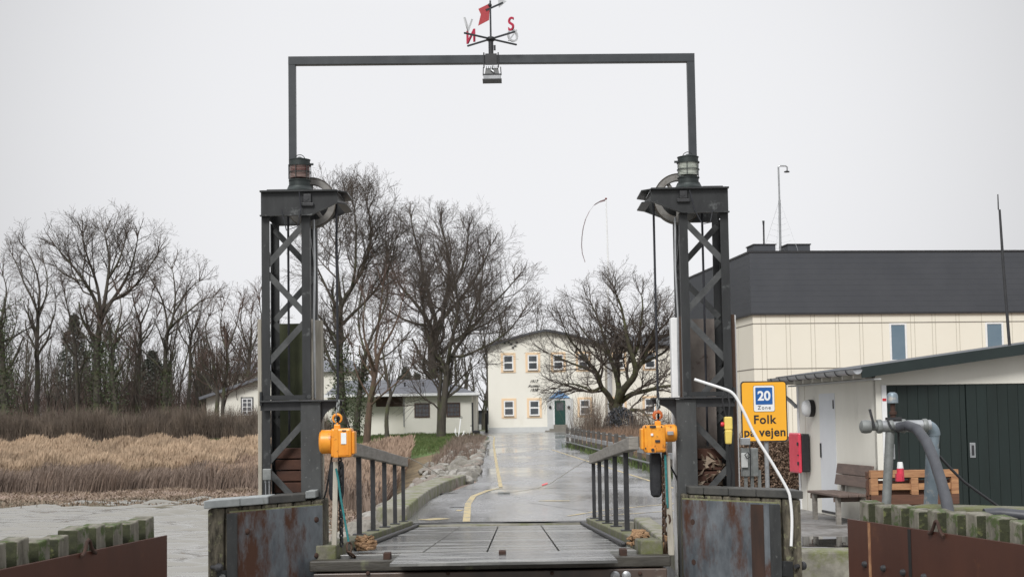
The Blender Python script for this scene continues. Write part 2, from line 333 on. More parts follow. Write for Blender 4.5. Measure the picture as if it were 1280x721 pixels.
ii = (np.arange(len(ys)-1)[:,None]*nx + np.arange(nx-1)[None,:]).ravel()
Fc = np.stack([ii, ii+1, ii+nx+1, ii+nx], 1)
gm = bpy.data.materials.new('ground_surface'); gm.use_nodes = True
t_ = gm.node_tree; N = t_.nodes.new; K = t_.links.new; b_ = t_.nodes['Principled BSDF']; b_.inputs['Roughness'].default_value = .9
at_ = N('ShaderNodeAttribute'); at_.attribute_name = 'soil'; co = N('ShaderNodeTexCoord')
n1 = N('ShaderNodeTexNoise'); n1.inputs['Scale'].default_value = 1.2; n1.inputs['Detail'].default_value = 10; n1.inputs['Roughness'].default_value = .75
r1 = N('ShaderNodeMapRange'); r1.inputs['From Min'].default_value = .3; r1.inputs['From Max'].default_value = .7; r1.inputs['To Min'].default_value = .35; r1.inputs['To Max'].default_value = 1.75
vm_ = N('ShaderNodeVectorMath'); vm_.operation = 'SCALE'; bn = N('ShaderNodeBump'); bn.inputs['Strength'].default_value = .6; bn.inputs['Distance'].default_value = .06
K(co.outputs['Object'], n1.inputs['Vector']); K(n1.outputs['Fac'], r1.inputs[0]); K(at_.outputs['Color'], vm_.inputs[0]); K(r1.outputs[0], vm_.inputs['Scale'])
K(vm_.outputs[0], b_.inputs['Base Color']); K(n1.outputs['Fac'], bn.inputs['Height']); K(bn.outputs[0], b_.inputs['Normal'])
go = fast_mesh('ground', V, Fc, gm); struct(go)
# soil type colours: tarmac, mud, dry shore litter, grass, leaf litter
xf, yf, zf = V[:,0], V[:,1], V[:,2]
tsh = yf - ysh(xf)
colr = np.tile(np.array([.10,.10,.10]), (len(V),1))
left = xf < xL(yf)
def setc(mask, c): colr[mask] = c
setc(left & (tsh < 5), (.12,.10,.065)); setc(left & (tsh >= 5) & (tsh < 16), (.24,.175,.14)); setc(left & (tsh >= 16), (.15,.11,.06))
setc(left & (yf > 72) & (xf > -22), (.075,.12,.03)); setc(left & (yf > 95), (.08,.11,.035)); setc(left & (yf > 112) & (xf < -16), (.09,.065,.045))
setc(left & (tsh < 0), (.09,.08,.05))
setc((xf > xR(yf)+.25) & (yf > 31), (.16,.11,.07)); setc((yf > 150), (.08,.09,.04))
ca = go.data.color_attributes.new('soil', 'FLOAT_COLOR', 'POINT')
ca.data.foreach_set('color', np.concatenate([colr, np.ones((len(V),1))], 1).astype(np.float32).ravel())
# water
wm = bpy.data.materials.new('harbour_water'); wm.use_nodes = True; t_ = wm.node_tree; N = t_.nodes.new; K = t_.links.new; b_ = t_.nodes['Principled BSDF']
b_.inputs['Base Color'].default_value = (.19,.18,.155,1); b_.inputs['Roughness'].default_value = .05; b_.inputs['Specular IOR Level'].default_value = 1.0
co = N('ShaderNodeTexCoord'); mp = N('ShaderNodeMapping'); mp.inputs['Scale'].default_value = (.3,1.5,1)
n1 = N('ShaderNodeTexNoise'); n1.inputs['Scale'].default_value = 1.1; n1.inputs['Detail'].default_value = 7; n1.inputs['Roughness'].default_value = .68
bn = N('ShaderNodeBump'); bn.inputs['Strength'].default_value = .6; bn.inputs['Distance'].default_value = .04
K(co.outputs['Object'], mp.inputs[0]); K(mp.outputs[0], n1.inputs['Vector']); K(n1.outputs['Fac'], bn.inputs['Height']); K(bn.outputs[0], b_.inputs['Normal'])
wx, wy = np.concatenate([[-1500,-300,-80,-40], np.arange(-24,-1.9,.13), [0,10,60]]), np.concatenate([[-59,-10,3], np.arange(8,56,.07), [62,75]])
WX, WY = np.meshgrid(wx, wy); rw = np.random.default_rng(2); WZ = np.zeros_like(WX)
for k_ in range(46):
    lam = rw.uniform(.35,1.2); th = rw.normal(0,.38)+math.pi/2; kx_, ky_ = 2*math.pi/lam*math.cos(th)*.6, 2*math.pi/lam*math.sin(th); ph = rw.uniform(0,6.28)
    WZ += .017*lam*np.sin(kx_*WX+ky_*WY+ph+.8*np.sin(.5*WX+.3*WY+k_))
inn = (WX > -24) & (WX < -1.95) & (WY > 8) & (WY < 55.9); gust = .45+.75*np.clip(np.sin(WX*.35+WY*.22)+.5*np.sin(WY*.9-WX*.2)+.4,0,1)
WZ = np.where(inn, WZ*gust, 0)
Vw = np.stack([WX.ravel(), WY.ravel(), WZ.ravel()-1.2],1); nw = len(wx); iw = (np.arange(len(wy)-1)[:,None]*nw+np.arange(nw-1)[None,:]).ravel()
o = fast_mesh('water', Vw, np.stack([iw,iw+1,iw+nw+1,iw+nw],1), wm); o.data.polygons.foreach_set('use_smooth', [True]*len(o.data.polygons)); struct(o)
# road
rm = bpy.data.materials.new('wet_asphalt'); rm.use_nodes = True; t_ = rm.node_tree; N = t_.nodes.new; K = t_.links.new; b_ = t_.nodes['Principled BSDF']
co = N('ShaderNodeTexCoord'); n1 = N('ShaderNodeTexNoise'); n1.inputs['Scale'].default_value = .35; n1.inputs['Detail'].default_value = 8; n1.inputs['Roughness'].default_value = .62
mp = N('ShaderNodeMapping'); mp.inputs['Scale'].default_value = (1,.35,1)
n2 = N('ShaderNodeTexNoise'); n2.inputs['Scale'].default_value = 60; n2.inputs['Detail'].default_value = 3
r1 = N('ShaderNodeMapRange'); r1.inputs['From Min'].default_value = .4; r1.inputs['From Max'].default_value = .6; r1.inputs['To Min'].default_value = .1; r1.inputs['To Max'].default_value = .3
x1 = N('ShaderNodeMix'); x1.data_type = 'RGBA'; x1.inputs[6].default_value = (.19,.19,.193,1); x1.inputs[7].default_value = (.3,.3,.3,1)
x2 = N('ShaderNodeMix'); x2.data_type = 'RGBA'; x2.blend_type = 'MULTIPLY'; x2.inputs[0].default_value = .6
rr = N('ShaderNodeMapRange'); rr.inputs['From Min'].default_value = .35; rr.inputs['From Max'].default_value = .65; rr.inputs['To Min'].default_value = .55; rr.inputs['To Max'].default_value = 1.3
bn = N('ShaderNodeBump'); bn.inputs['Strength'].default_value = .1; bn.inputs['Distance'].default_value = .004
K(co.outputs['Object'], mp.inputs[0]); K(mp.outputs[0], n1.inputs['Vector']); K(co.outputs['Object'], n2.inputs['Vector'])
K(n1.outputs['Fac'], r1.inputs[0]); K(r1.outputs[0], b_.inputs['Roughness']); K(n1.outputs['Fac'], x1.inputs[0]); K(n2.outputs['Fac'], rr.inputs[0])
K(x1.outputs[2], x2.inputs[6]); K(rr.outputs[0], x2.inputs[7]); K(x2.outputs[2], b_.inputs['Base Color']); K(n2.outputs['Fac'], bn.inputs['Height']); K(bn.outputs[0], b_.inputs['Normal'])
b_.inputs['Specular IOR Level'].default_value = 1.0
vs = []; fs = []
for yy in sorted(set([24.9,26,29.4,29.5,29.9,30.0,128,131,132]+list(np.arange(27,150,2.0)))):
    vs += [(float(xL(yy))+.02, yy, road_z(yy)+.006), (min(float(xR(yy)), 40), yy, road_z(yy)+.006)]
for i in range(len(vs)//2-1): fs.append((2*i, 2*i+1, 2*i+3, 2*i+2))
mb = MB(); mb.add(vs, fs)
struct(mb.build('road', rm))
M_yard = mat('damp_gravel_asphalt', (.26,.25,.24), (.14,.135,.13), 9, .75, 0, .5, stain=(.12,.11,.1), sscale=1.1, sthr=(.5,.6), srough=.4, detail=12)
ap = MB().add([(2.33,18.49,.01),(40,18.49,.01),(40,29.3,.05),(4.9,29.3,.03),(4.3,25.5,.011),(2.33,24.8,.01)], [(0,1,2,3,4,5)]).build('yard_pavement', M_yard); struct(ap)
# road markings, each stripe a thin sheet
def strip(pts, wd):
    m = MB(); P = [onroad(*p) for p in pts]; Q = []
    for i in range(len(P)-1):
        n_ = max(1, int((P[i+1]-P[i]).length/1.5))
        for k in range(n_): Q.append(P[i].lerp(P[i+1], k/n_))
    Q.append(P[-1]); vs = []; fs = []
    for i, p in enumerate(Q):
        t = (Q[min(i+1,len(Q)-1)]-Q[max(i-1,0)]); t.z = 0; t.normalize(); n = Vector((-t.y, t.x, 0))*wd/2
        for s in (-1, 1):
            q = p+n*s; vs.append((q.x, q.y, road_z(q.y)+.011))
    for i in range(len(Q)-1): fs.append((2*i,2*i+1,2*i+3,2*i+2))
    return m.add(vs, fs)
mk = MB()
for pts, wd in [([(610,543),(618,546),(617,555),(619,570),(622,588),(626,609)], .1), ([(626,610),(610,613),(592,620),(585,630),(583,652)], .13),
                ([(690,562),(740,578),(790,594),(848,612)], .09), ([(710,645),(760,637),(848,629)], .08), ([(735,646),(848,638)], .07), ([(674,626),(712,626)], .2),
                ([(530,650),(556,648)], .35), ([(570,638),(578,638)], .3)]:
    s_ = strip(pts, wd); mk.add(s_.v, s_.f)
struct(mk.build('road_markings', M_marking))
# tar seams and drain strip on the road
M_tar = mat('tar_seam', (.02,.02,.02), None, 5, .3)
sm_ = MB()
for pts, wd in [([(560,652.5),(740,651.5)], .12), ([(575,612),(700,610),(848,608)], .06), ([(598,575),(720,574)], .04), ([(660,628),(740,640)], .02), ([(545,617),(566,616)], .5), ([(563,634),(582,634)], .25)]:
    s_ = strip(pts, wd); sm_.add(s_.v, s_.f)
for i, v in enumerate(sm_.v): sm_.v[i] = (v[0], v[1], v[2]-.002)
struct(sm_.build('road_seams', M_tar))
M_puddle = mat('puddle_water', (.05,.05,.048), None, 3, .02, spec=1.0)
pm = MB(); cx_, cy_ = 4.45, 19.95; vs = []
for k in range(28):
    a = 2*math.pi*k/28; r_ = 1+.16*math.sin(3*a+1)+.08*math.sin(7*a); vs.append((cx_+.95*r_*math.cos(a), cy_+.8*r_*math.sin(a), .02))
pm.add(vs, [tuple(range(28))]); struct(pm.build('puddle', M_puddle))
pm = MB(); vs = []
for k in range(24):
    a = 2*math.pi*k/24; r_ = 1+.2*math.sin(3*a+1)+.1*math.sin(5*a); vs.append((3.2+1.1*r_*math.cos(a), 110+5*r_*math.sin(a), road_z(110)+.05))
# ------------------------------------------------------------------ quay walls and kerb
def thing_mesh(o, label, cat, group=None): return tag(o, label, cat, group)
mb = MB(); mb.box(2.03,2.32,18.1,24.84,-3,.05)
q1 = mb.build('quay_wall', M_concmoss, loc=(2.2,21,0), bevel=.03); tag(q1, 'mossy concrete quay wall running beside the right edge of the ramp', 'wall')
mb = MB(); x_ = 2.06
while x_ < 30:
    mb.box(x_, x_+1.18, 18.0, 18.48, -3, .06+.02*random.random()); x_ += 1.2
q2 = mb.build('quay_wall', M_concmoss, loc=(10,18.2,0), bevel=.035); tag(q2, 'mossy concrete quay edge in front of the puddle and bench', 'wall')
mb = MB(); mb.box(-2.0,2.02,24.62,24.88,-3,-.02)
q3 = mb.build('abutment_wall', M_concmoss, loc=(0,24.7,0)); tag(q3, 'concrete abutment under the landward end of the ramp', 'wall')
mb = MB(); P = [onroad(*p) for p in [(497,651),(514,636),(528,625),(548,614),(576,604)]]
for i in range(len(P)-1):
    a, b = P[i], P[i+1]; d_ = (b-a); d_.z = 0; n_ = d_.normalized().cross(Vector((0,0,1)))
    if i == 0: n0 = n_
    n1_ = ((P[min(i+2,len(P)-1)]-b).normalized().cross(Vector((0,0,1))) + n_).normalized() if i < len(P)-2 else n_
    wd = .38
    for (za, zb) in [(-.5, .24)]:
        p = [a+n0*.16, b+n1_*.16, b-n1_*wd, a-n0*wd]
        mb.hexa([Vector((q.x,q.y,q.z+za)) for q in p]+[Vector((q.x,q.y,q.z+zb)) for q in p])
    n0 = n1_
q4 = mb.build('concrete_kerb', M_concmoss, loc=P[0], bevel=.03); tag(q4, 'mossy concrete kerb curving from the ramp railing to the boulders', 'kerb')

# ------------------------------------------------------------------ boulders
def rock_proto(seed):
    import bmesh
    rnd = random.Random(seed); bm = bmesh.new(); bmesh.ops.create_icosphere(bm, subdivisions=3, radius=1)
    planes = [(Vector((rnd.gauss(0,1),rnd.gauss(0,1),rnd.gauss(0,.8))).normalized(), rnd.uniform(.55,.9)) for _ in range(11)]
    for v in bm.verts:
        for n, dd in planes:
            q = v.co.dot(n)
            if q > dd: v.co -= n*(q-dd)
        v.co *= 1+.06*noise.noise(v.co*2.3+Vector((seed,0,0)))
    me = bpy.data.meshes.new('boulder'); bm.to_mesh(me); bm.free()
    me.materials.append([M_rock, M_rock2, M_rock3][seed % 3]); return me
protos = [rock_proto(i) for i in range(9)]
rr_ = random.Random(5)
def put_rock(x, y, z, s, k=None):
    o = bpy.data.objects.new('boulder', protos[rr_.randrange(9) if k is None else k]); COL.objects.link(o)
    o.location = (x, y, z); o.scale = (s*rr_.uniform(.8,1.25), s*rr_.uniform(.8,1.2), s*rr_.uniform(.5,.75)); o.rotation_euler = (rr_.uniform(-.3,.3), rr_.uniform(-.3,.3), rr_.uniform(0,6.3))
    return o
n_r = 0
for row in range(4):
    y = 38.5 + row*.6
    while y < 88 - row*9:
        x = float(xL(y)) - .22 - row*.62 + rr_.uniform(-.18,.18); s = rr_.uniform(.16,.3)*(1.25 if rr_.random() < .2 else 1)
        o = put_rock(x, y, H(x, y)+s*.28, s)
        tag(o, 'rough boulder in the stone bank along the left edge of the road', 'boulder', 'boulders along the left road edge'); n_r += 1
        y += s*rr_.uniform(2.0,2.9)*(1+ (y-38)/40)
for row in range(4):
    y = 14.6 + row*.4
    while y < 37:
        x = float(xL(y)) - .5 - row*.55 + rr_.uniform(-.15,.15); s = rr_.uniform(.2,.42)
        o = put_rock(x, y, H(x, y)+s*.2+.03, s)
        tag(o, 'pale boulder heaped on the bank left of the ramp', 'boulder', 'boulders left of the ramp')
        y += s*rr_.uniform(2.2,3.1)

# ------------------------------------------------------------------ ramp
RY0, RY1 = 14.2, 24.98
def rz(y): return -.06 + .047*(25-y)
RXL = aX(505,649,24.4); RXR = aX(743,648,24.4); RC = (RXL+RXR)/2
ramp_o = thing('ferry_ramp', 'wet planked loading ramp between two railings leading up to the road', 'ramp', (RC, 19.5, rz(19.5)))
def rbox(mb, x0, x1, y0, y1, a, b):   # box that follows the ramp slope, a..b above deck
    return mb.hexa([(x0,y0,rz(y0)+a),(x1,y0,rz(y0)+a),(x1,y1,rz(y1)+a),(x0,y1,rz(y1)+a),(x0,y0,rz(y0)+b),(x1,y0,rz(y0)+b),(x1,y1,rz(y1)+b),(x0,y1,rz(y1)+b)])
M_deck = mat('wet_deck', (0.17,0.17,0.166), (0.03,0.03,0.029), 3.0, .16, 0, .5, (.22,2.6,1), stain=(.34,.34,.32), sscale=1.6, sthr=(.5,.68), sstretch=(.3,1.6,1), srough=.6)
M_lip = mat('chequer_lip', (0.2,0.2,0.195), (0.11,0.11,0.108), 3.5, .3, 0, .3, (.2,2.6,1), stain=(.08,.06,.045), sscale=3, sthr=(.56,.7))
xe = [RXL+.13, RXL+.93, RC-.02, RXR-.9, RXR-.13]; ye = [RY0+.12, 17.05, 20.9, 24.95]
for i in range(4):
    for j in range(3):
        rbox(MB(), xe[i]+.008, xe[i+1]-.008, ye[j]+.012, ye[j+1]-.012, -.06, 0).build('deck_panel', M_deck, ramp_o, bevel=.006)
rbox(MB(), RXL+.12, RXR-.12, RY0+.1, 24.96, -.16, -.065).build('deck_frame', M_dark, ramp_o)
for sx, xx in ((-1, RXL), (1, RXR)):
    mb = MB()
    y = RY0+.02
    while y < 24.9:
        y2 = min(y+3.6, 25.0); rbox(mb, xx-.11, xx+.11, y, y2-.02, -.25, .10); y = y2
    k_ = mb.build('kerb_timber', M_kerbwood, ramp_o, bevel=.015)
    rbox(MB(), xx-sx*.2-.03, xx-sx*.2+.03, 15.2, 24.9, .0, .05).build('side_hose', M_black, ramp_o, bevel=.02)
    # railing
    yn = 16.2 if sx < 0 else 16.1
    ys_ = [17.4,19.1,20.8,22.6,24.3] if sx < 0 else [17.3,19.2,21.0,22.7,24.4]
    hr = rbox(MB(), xx-.055, xx+.055, yn, 20.9, 1.03, 1.18); rbox(hr, xx-.053, xx+.053, 20.92, 24.75, 1.025, 1.175)
    hr = hr.build('handrail', M_wood_h, ramp_o, bevel=.01)
    for y in ys_:
        pm = MB(); pm.box(xx-.03, xx+.03, y-.03, y+.03, rz(y)+.118, rz(y)+1.035); pm.box(xx-.075, xx+.075, y-.07, y+.07, rz(y)+.1035, rz(y)+.118)
        pm.build('post', M_dark, hr, bevel=.003)
M_endtimber = mat('dark_wet_end_timber', (.06,.055,.045), (.025,.022,.018), 6, .5, 0, .6, (.4,2,2), stain=(.12,.125,.07), sscale=3, sthr=(.58,.7))
# lip, hinge blocks, end beam
mb = MB(); yl = 13.35; xl0, xl1 = aX(487,705,yl), aX(772,697,yl)
zl = aZ(630,702,yl)
mb.hexa([(xl0,yl,zl-.025),(xl1,yl,zl-.025),(xl1-.03,RY0+.1,rz(RY0)-.03),(xl0+.03,RY0+.1,rz(RY0)-.03),(xl0,yl,zl),(xl1,yl,zl),(xl1-.03,RY0+.1,rz(RY0)+.004),(xl0+.03,RY0+.1,rz(RY0)+.004)])
lip = mb.build('lip_plate', M_deck, ramp_o)
for u in (484, 628, 779):
    x = aX(u, 693, 14.1); MB().box(x-.035,x+.035,14.05,14.2,rz(14.1)-.05,rz(14.1)+.028).build('hinge_block', M_rust, ramp_o, bevel=.008)
mb = MB(); xa, xb = RXL-.12, RXR+.16
mb.box(xa, xb, 14.0, 14.18, rz(14.1)-.14, rz(14.1)-.035)
mb.build('end_timber', M_endtimber, ramp_o, bevel=.012)
mb = MB(); mb.box(xa+.04, xb-.04, 13.98, 14.19, rz(14.1)-.75, rz(14.1)-.155)
M_wetend = mat('wet_end_beam', (.05,.042,.038), (.1,.07,.055), 3, .35, .1, .2, (1,1,.4), stain=(.22,.2,.18), sscale=2, sthr=(.62,.7))
eb = mb.build('end_beam', M_wetend, ramp_o, bevel=.01)
for u in (769, 783):
    x = aX(u, 719, 13.97); z = aZ(u, 719, 13.97); MB().lathe((x,13.98,z), [(.045,0),(.045,-.02),(.03,-.03)], 14, 'Y').build('bolt', M_galv, eb, smooth=True)
for u in (460, 560, 690, 800):
    x = aX(u, 716, 13.97); z = aZ(u, 716, 13.97); MB().lathe((x,13.98,z), [(.02,0),(.02,-.02),(.012,-.03)], 8, 'Y').build('bolt', M_rust, eb)
# thin pale guide posts rising from the ramp ends to the hoists
a = at(420,577,14.45); b = at(417.5,700,14.3)
MB().bar(b, a, .05, .05, (0,1,0)).build('lifting_post', M_wood, ramp_o, bevel=.006)
a = at(833.5,570,14.45); b = at(839,694,14.3)
MB().bar(b, a, .06, .05, (0,1,0)).build('lifting_post', M_wood, ramp_o, bevel=.006)
# heaps of frayed rope with chain at the two ramp corners
def rope_heap(name, label, c, sx, sy, seed):
    rnd = random.Random(seed); mb = MB()
    for k in range(13):
        pts = []; a0 = rnd.uniform(0,6); rr1 = rnd.uniform(.4,1)
        for i in range(14):
            a = a0+i*rnd.uniform(.3,1.1); pts.append((c[0]+sx*rr1*math.cos(a)*rnd.uniform(.4,1.15), c[1]+sy*rr1*math.sin(a)*rnd.uniform(.4,1.15), c[2]+.02+.085*rnd.random()*(1.3-rr1)+k*.007))
        mb.tube(pts, rnd.uniform(.011,.019), 6)
    o = mb.build(name, M_rope, loc=c, smooth=True); return tag(o, label, 'rope')
def chain(mb, pts, r=.008, L_=.05):
    P = [Vector(p) for p in pts]; tot = sum((P[i+1]-P[i]).length for i in range(len(P)-1)); n_ = int(tot/(L_*.72)); k = 0
    for i in range(n_):
        s = (i+.5)*tot/n_; q = 0
        while q < len(P)-2 and s > (P[q+1]-P[q]).length: s -= (P[q+1]-P[q]).length; q += 1
        d_ = (P[q+1]-P[q]).normalized(); c = P[q]+d_*s; a = d_.orthogonal().normalized()
        side = a if i % 2 == 0 else d_.cross(a)
        pp = []
        for t in range(9):
            an = 2*math.pi*t/8; pp.append(c + d_*math.cos(an)*L_*.5 + side*math.sin(an)*L_*.3)
        mb.tube(pp, r, 5, cap=False)
    return mb
c = at(458,693,14.75); rope_heap('rope_heap', 'frayed brown rope heap at the foot of the left kerb timber of the ramp', (c.x, 14.75, rz(14.75)+.01), .13, .14, 1)
c = at(800,688,15.0); rope_heap('rope_heap', 'frayed brown rope heap and rope end on the right corner of the ramp', (c.x, 15.0, rz(15)+.01), .14, .17, 2)
P_ = [at(815,692,14.5), at(828,688,14.45), at(836,677,14.4), at(834,668,14.35)]
o = MB().tube([at(805,692,14.6)]+P_, [.03,.05,.05,.045,.03], 10).build('rope_end', M_rope, loc=P_[0], smooth=True); tag(o, 'thick brown rope end rising over the right kerb timber', 'rope')
# ------------------------------------------------------------------ lifting towers
YT = 14.6; D = .62
def tower(side):
    m = -1 if side == 'L' else 1      # m: outward direction
    if m < 0: xo, xi = aX(326.8,300,YT), aX(387,300,YT); zt = aZ(326,240,YT); tip = aX(422,245,YT); tap = aX(389,268,YT)
    else: xo, xi = aX(911,300,YT), aX(849.8,300,YT); zt = aZ(909,235,YT); tip = aX(813,240,YT); tap = aX(852,260,YT)
    lab = 'left steel lattice tower with green stained panel behind its braces' if m < 0 else 'right steel lattice tower with brown edge boards and grey panel inside'
    T = thing('lifting_tower', lab, 'tower', ((xo+xi)/2, YT+D/2, -1.2), 'steel towers either side of the ramp')
    zb = .55; pw = .083
    for x, dx in ((xo, -m), (xi, m)):
        for yy, dy in ((YT, 1), (YT+D, -1)):
            mb = MB(); x0, x1 = sorted((x, x+dx*pw)); y0, y1 = sorted((yy, yy+dy*.009)); mb.box(x0,x1,y0,y1,zb-1.5,zt-.25)
            x0, x1 = sorted((x, x+dx*.009)); y0, y1 = sorted((yy+dy*.0095, yy+dy*.083)); mb.box(x0,x1,y0,y1,zb-1.5,zt-.25)
            mb.build('corner_post', M_steel, T)
    # zigzag braces
    h = .5; z0 = zt-.31
    for face, yy in ((0, YT+.016), (1, YT+D-.016)):
        k = 0
        while z0-(k+1)*h > -.6:
            fromin = (k % 2 == 0) ^ (face == 1)
            a_ = xi+m*.03 if fromin else xo-m*.03; b_ = xo-m*.03 if fromin else xi+m*.03
            MB().bar((a_, yy+.001*(k%3), z0-k*h), (b_, yy+.001*(k%3), z0-(k+1)*h+.03), .011, .062, (0,0,1)).build('brace', M_brace, T)
            k += 1
        rv = MB()
        for j in range(k+1):
            for xx in (xi+m*.035, xo-m*.035):
                for dz_ in (-.03,.03): rv.lathe((xx, yy-.006 if face == 0 else yy+.006, z0-j*h+dz_-.01), [(.009,0),(.006,-.008)], 7, 'Y')
        rv.build('rivets', M_dark, T)
    for s, xx in ((0, xo), (1, xi)):
        for k in range(0, 8, 2):
            z = z0-k*h; x1_ = xx+(-m if s == 0 else m)*.02
            MB().bar((x1_, YT+.02, z), (x1_, YT+D-.02, z-h), .05, .008, (1,0,0)).build('side_brace', M_steel, T)
    # top channels: web with tapering nose, flanges
    for yy, dy in ((YT-.012, -1), (YT+D+.012, 1)):
        web = [(xo,yy,zt-.255),(tap,yy,zt-.255),(tip,yy,zt-.13),(tip,yy,zt),(xo,yy,zt)]
        mb = MB().prism(web, (0,dy*.012,0))
        f0, f1 = sorted((xo+m*.005, tip)); ya, yb = sorted((yy+dy*.0125, yy+dy*.062))
        mb.box(f0,f1,ya,yb,zt-.012,zt+.004)
        f0, f1 = sorted((xo+m*.005, tap)); mb.box(f0,f1,ya,yb,zt-.259,zt-.247)
        mb.bar((tap,(ya+yb)/2,zt-.253),(tip,(ya+yb)/2,zt-.128),.049,.012,(0,0,1))
        mb.build('top_channel', M_steel, T)
    mb = MB(); e1 = tip - m*.09
    mb.prism([(tip,YT-.05,zt-.002),(e1,YT+.04,zt-.002),(e1,YT+D-.04,zt-.002),(tip,YT+D+.05,zt-.002)], (0,0,-.012))
    mb.prism([(tip,YT-.05,zt-.125),(e1,YT+.04,zt-.125),(e1,YT+D-.04,zt-.125),(tip,YT+D+.05,zt-.125)], (0,0,-.012))
    x0, x1 = sorted((tip, tip+m*.012)); mb.box(x0,x1,YT,YT+D,zt-.123,zt-.016)
    mb.build('nose_plate', M_steel, T)
    x0, x1 = sorted((xo-m*.01, xo-m*.02)); mb = MB().box(x0,x1,YT+.0,YT+D,zt-.24,zt-.02); mb.build('end_channel', M_steel, T)
    cx = xo-m*.18 if m < 0 else xo-m*.12
    MB().box(cx-.13,cx+.08,YT+.03,YT+.2,zt+.005,zt+.03).build('top_cover', M_dark, T, bevel=.004)
    # sheave
    wc = at(389,254,YT+D/2) if m < 0 else at(848,249,YT+D/2); wr = .262
    ym = YT+D/2
    mb = MB(); n = 48; rings = [(wr,-.045),(wr,-.03),(wr-.03,-.008),(wr-.03,.008),(wr,.03),(wr,.045),(wr-.07,.045),(wr-.075,.02),(wr-.075,-.02),(wr-.07,-.045)]
    vs = []; fs = []
    for r_, hh in rings:
        for k in range(n):
            t = 2*math.pi*k/n; vs.append((wc.x+r_*math.cos(t), ym+hh, wc.z+r_*math.sin(t)))
    for i in range(len(rings)):
        for k in range(n):
            j = (i+1) % len(rings); k2 = (k+1) % n; fs.append((i*n+k, i*n+k2, j*n+k2, j*n+k))
    W = MB().add(vs, fs).build('sheave_wheel', M_wheel, T, smooth=True)
    for yy_ in (ym-.047, ym+.047): MB().torus((wc.x,yy_,wc.z), wr-.002, .005, Matrix.Rotation(R(90),3,'X'), 48, 6).build('rim_edge', M_rim, W, smooth=True)
    for k in range(5):
        t = 2*math.pi*k/5+.6+m*.3; MB().bar((wc.x+.04*math.cos(t),ym,wc.z+.04*math.sin(t)),(wc.x+(wr-.07)*math.cos(t),ym,wc.z+(wr-.07)*math.sin(t)),.038,.035,(0,1,0)).build('spoke', M_wheel, W, bevel=.008)
    MB().lathe((wc.x,ym,wc.z), [(.055,-.07),(.06,-.06),(.06,.06),(.055,.07)], 16, 'Y').build('hub', M_wheel, W, smooth=True)
    MB().lathe((wc.x,ym,wc.z), [(.028,-D/2-.06),(.028,D/2+.06)], 14, 'Y').build('axle', M_dark, W, smooth=True)
    bx = wc.x+.01
    for yy, dy in ((YT-.025,-1),(YT+D+.025,1)):
        mb = MB(); ya, yb = sorted((yy, yy+dy*.03)); mb.box(bx-.065,bx+.065,ya,yb,wc.z-.085,wc.z-.05); mb.box(bx-.04,bx+.04,ya,yb,wc.z-.049,wc.z+.04)
        mb.build('bearing_block', M_dark, T, bevel=.006)
    # bracket, column, gusset
    YB = YT-.12
    if m < 0: c0, c1, zb2, be, bo = aX(376,560,YB), aX(401,560,YB), aZ(376,500,YB), aX(427,500,YB), aX(325,500,YB); wallx = c1
    else: c0, c1, zb2, be, bo = aX(846.5,560,YB), aX(871.5,560,YB), aZ(871,496,YB), aX(815,496,YB), aX(919,496,YB)
    mb = MB(); mb.box(c0,c1,YB,YB+.012,-.7,zb2-.02)
    mb.box(c0,c0+.01,YB+.0125,YB+.11,-.7,zb2-.02); mb.box(c1-.01,c1,YB+.0125,YB+.11,-.7,zb2-.02)
    mb.build('column', M_steel2, T, bevel=.003)
    mb = MB(); x0, x1 = sorted((bo, be)); mb.box(x0,x1,YB-.04,YB+.2,zb2-.016,zb2); x0, x1 = sorted((bo, c0 if m < 0 else c1))
    mb.box(x0,x1,YB+.02,YB+.032,zb2-.1,zb2-.018)
    mb.build('bracket_plate', M_dark, T, bevel=.002)
    cin = c1 if m < 0 else c0; g = [(cin,YB+.05,zb2-.017)]; 
    for k in range(9):
        t = k/8*math.pi/2; g.append((be+ (cin-be)*math.sin(t)*1.0, YB+.05, zb2-.06-.2*(1-math.cos(t))))
    g.insert(1, (be,YB+.05,zb2-.017)); MB().prism(g, (0,.012,0)).build('gusset', M_dark, T)
    mb = MB(); x0, x1 = sorted((bo, xi)); mb.bar((bo,YB+.015,zb2+.03),(xi+m*.04,YB+.015,zb2+.03),.012,.045); mb.box(min(bo,bo-m*.02)-.0,max(bo,bo-m*.02),YB-.03,YB+.05,zb2-.05,zb2+.09)
    mb.build('clamp_bar', M_steel, T)
    x = xi+m*.0; MB().lathe((x,YB+.0,zb2+.035), [(.022,-.012),(.022,.01)], 6, 'Y').build('bolt', M_steel2, T)
    # guide boards and panels
    ztb = aZ(400,398,YT) if m < 0 else aZ(845,395,YT)
    if m < 0:
        a0, a1 = aX(387,450,YT+.3), aX(404,450,YT+.3); MB().box(a0+.055,a1,YT+.22,YT+.34,-1.3,ztb).build('guide_board', M_wood, T, bevel=.006)
        MB().box(a0,a0+.053,YT+.2,YT+.3,-1.3,ztb+.01).build('guide_board', M_wood, T, bevel=.006)
        a0, a1 = aX(322.3,450,YT), aX(326.6,450,YT); MB().box(a0-.02,a1-.015,YT+.1,YT+.35,-1.3,ztb+.01).build('guide_board', M_wood, T, bevel=.006)
        p0, p1 = xo+.1, xi-.02; zp = aZ(360,404,YT+.45)
        MB().box(p0,p1,YT+.5,YT+.53,aZ(350,562,YT+.5),zp).build('backing_panel', M_panelg, T)
        zc = aZ(350,560,YT+.3)
    else:
        a0, a1 = aX(838.5,450,YT+.3), aX(848,450,YT+.3); MB().box(a0,a1,YT+.22,YT+.36,-1.3,ztb).build('guide_board', M_white, T, bevel=.01)
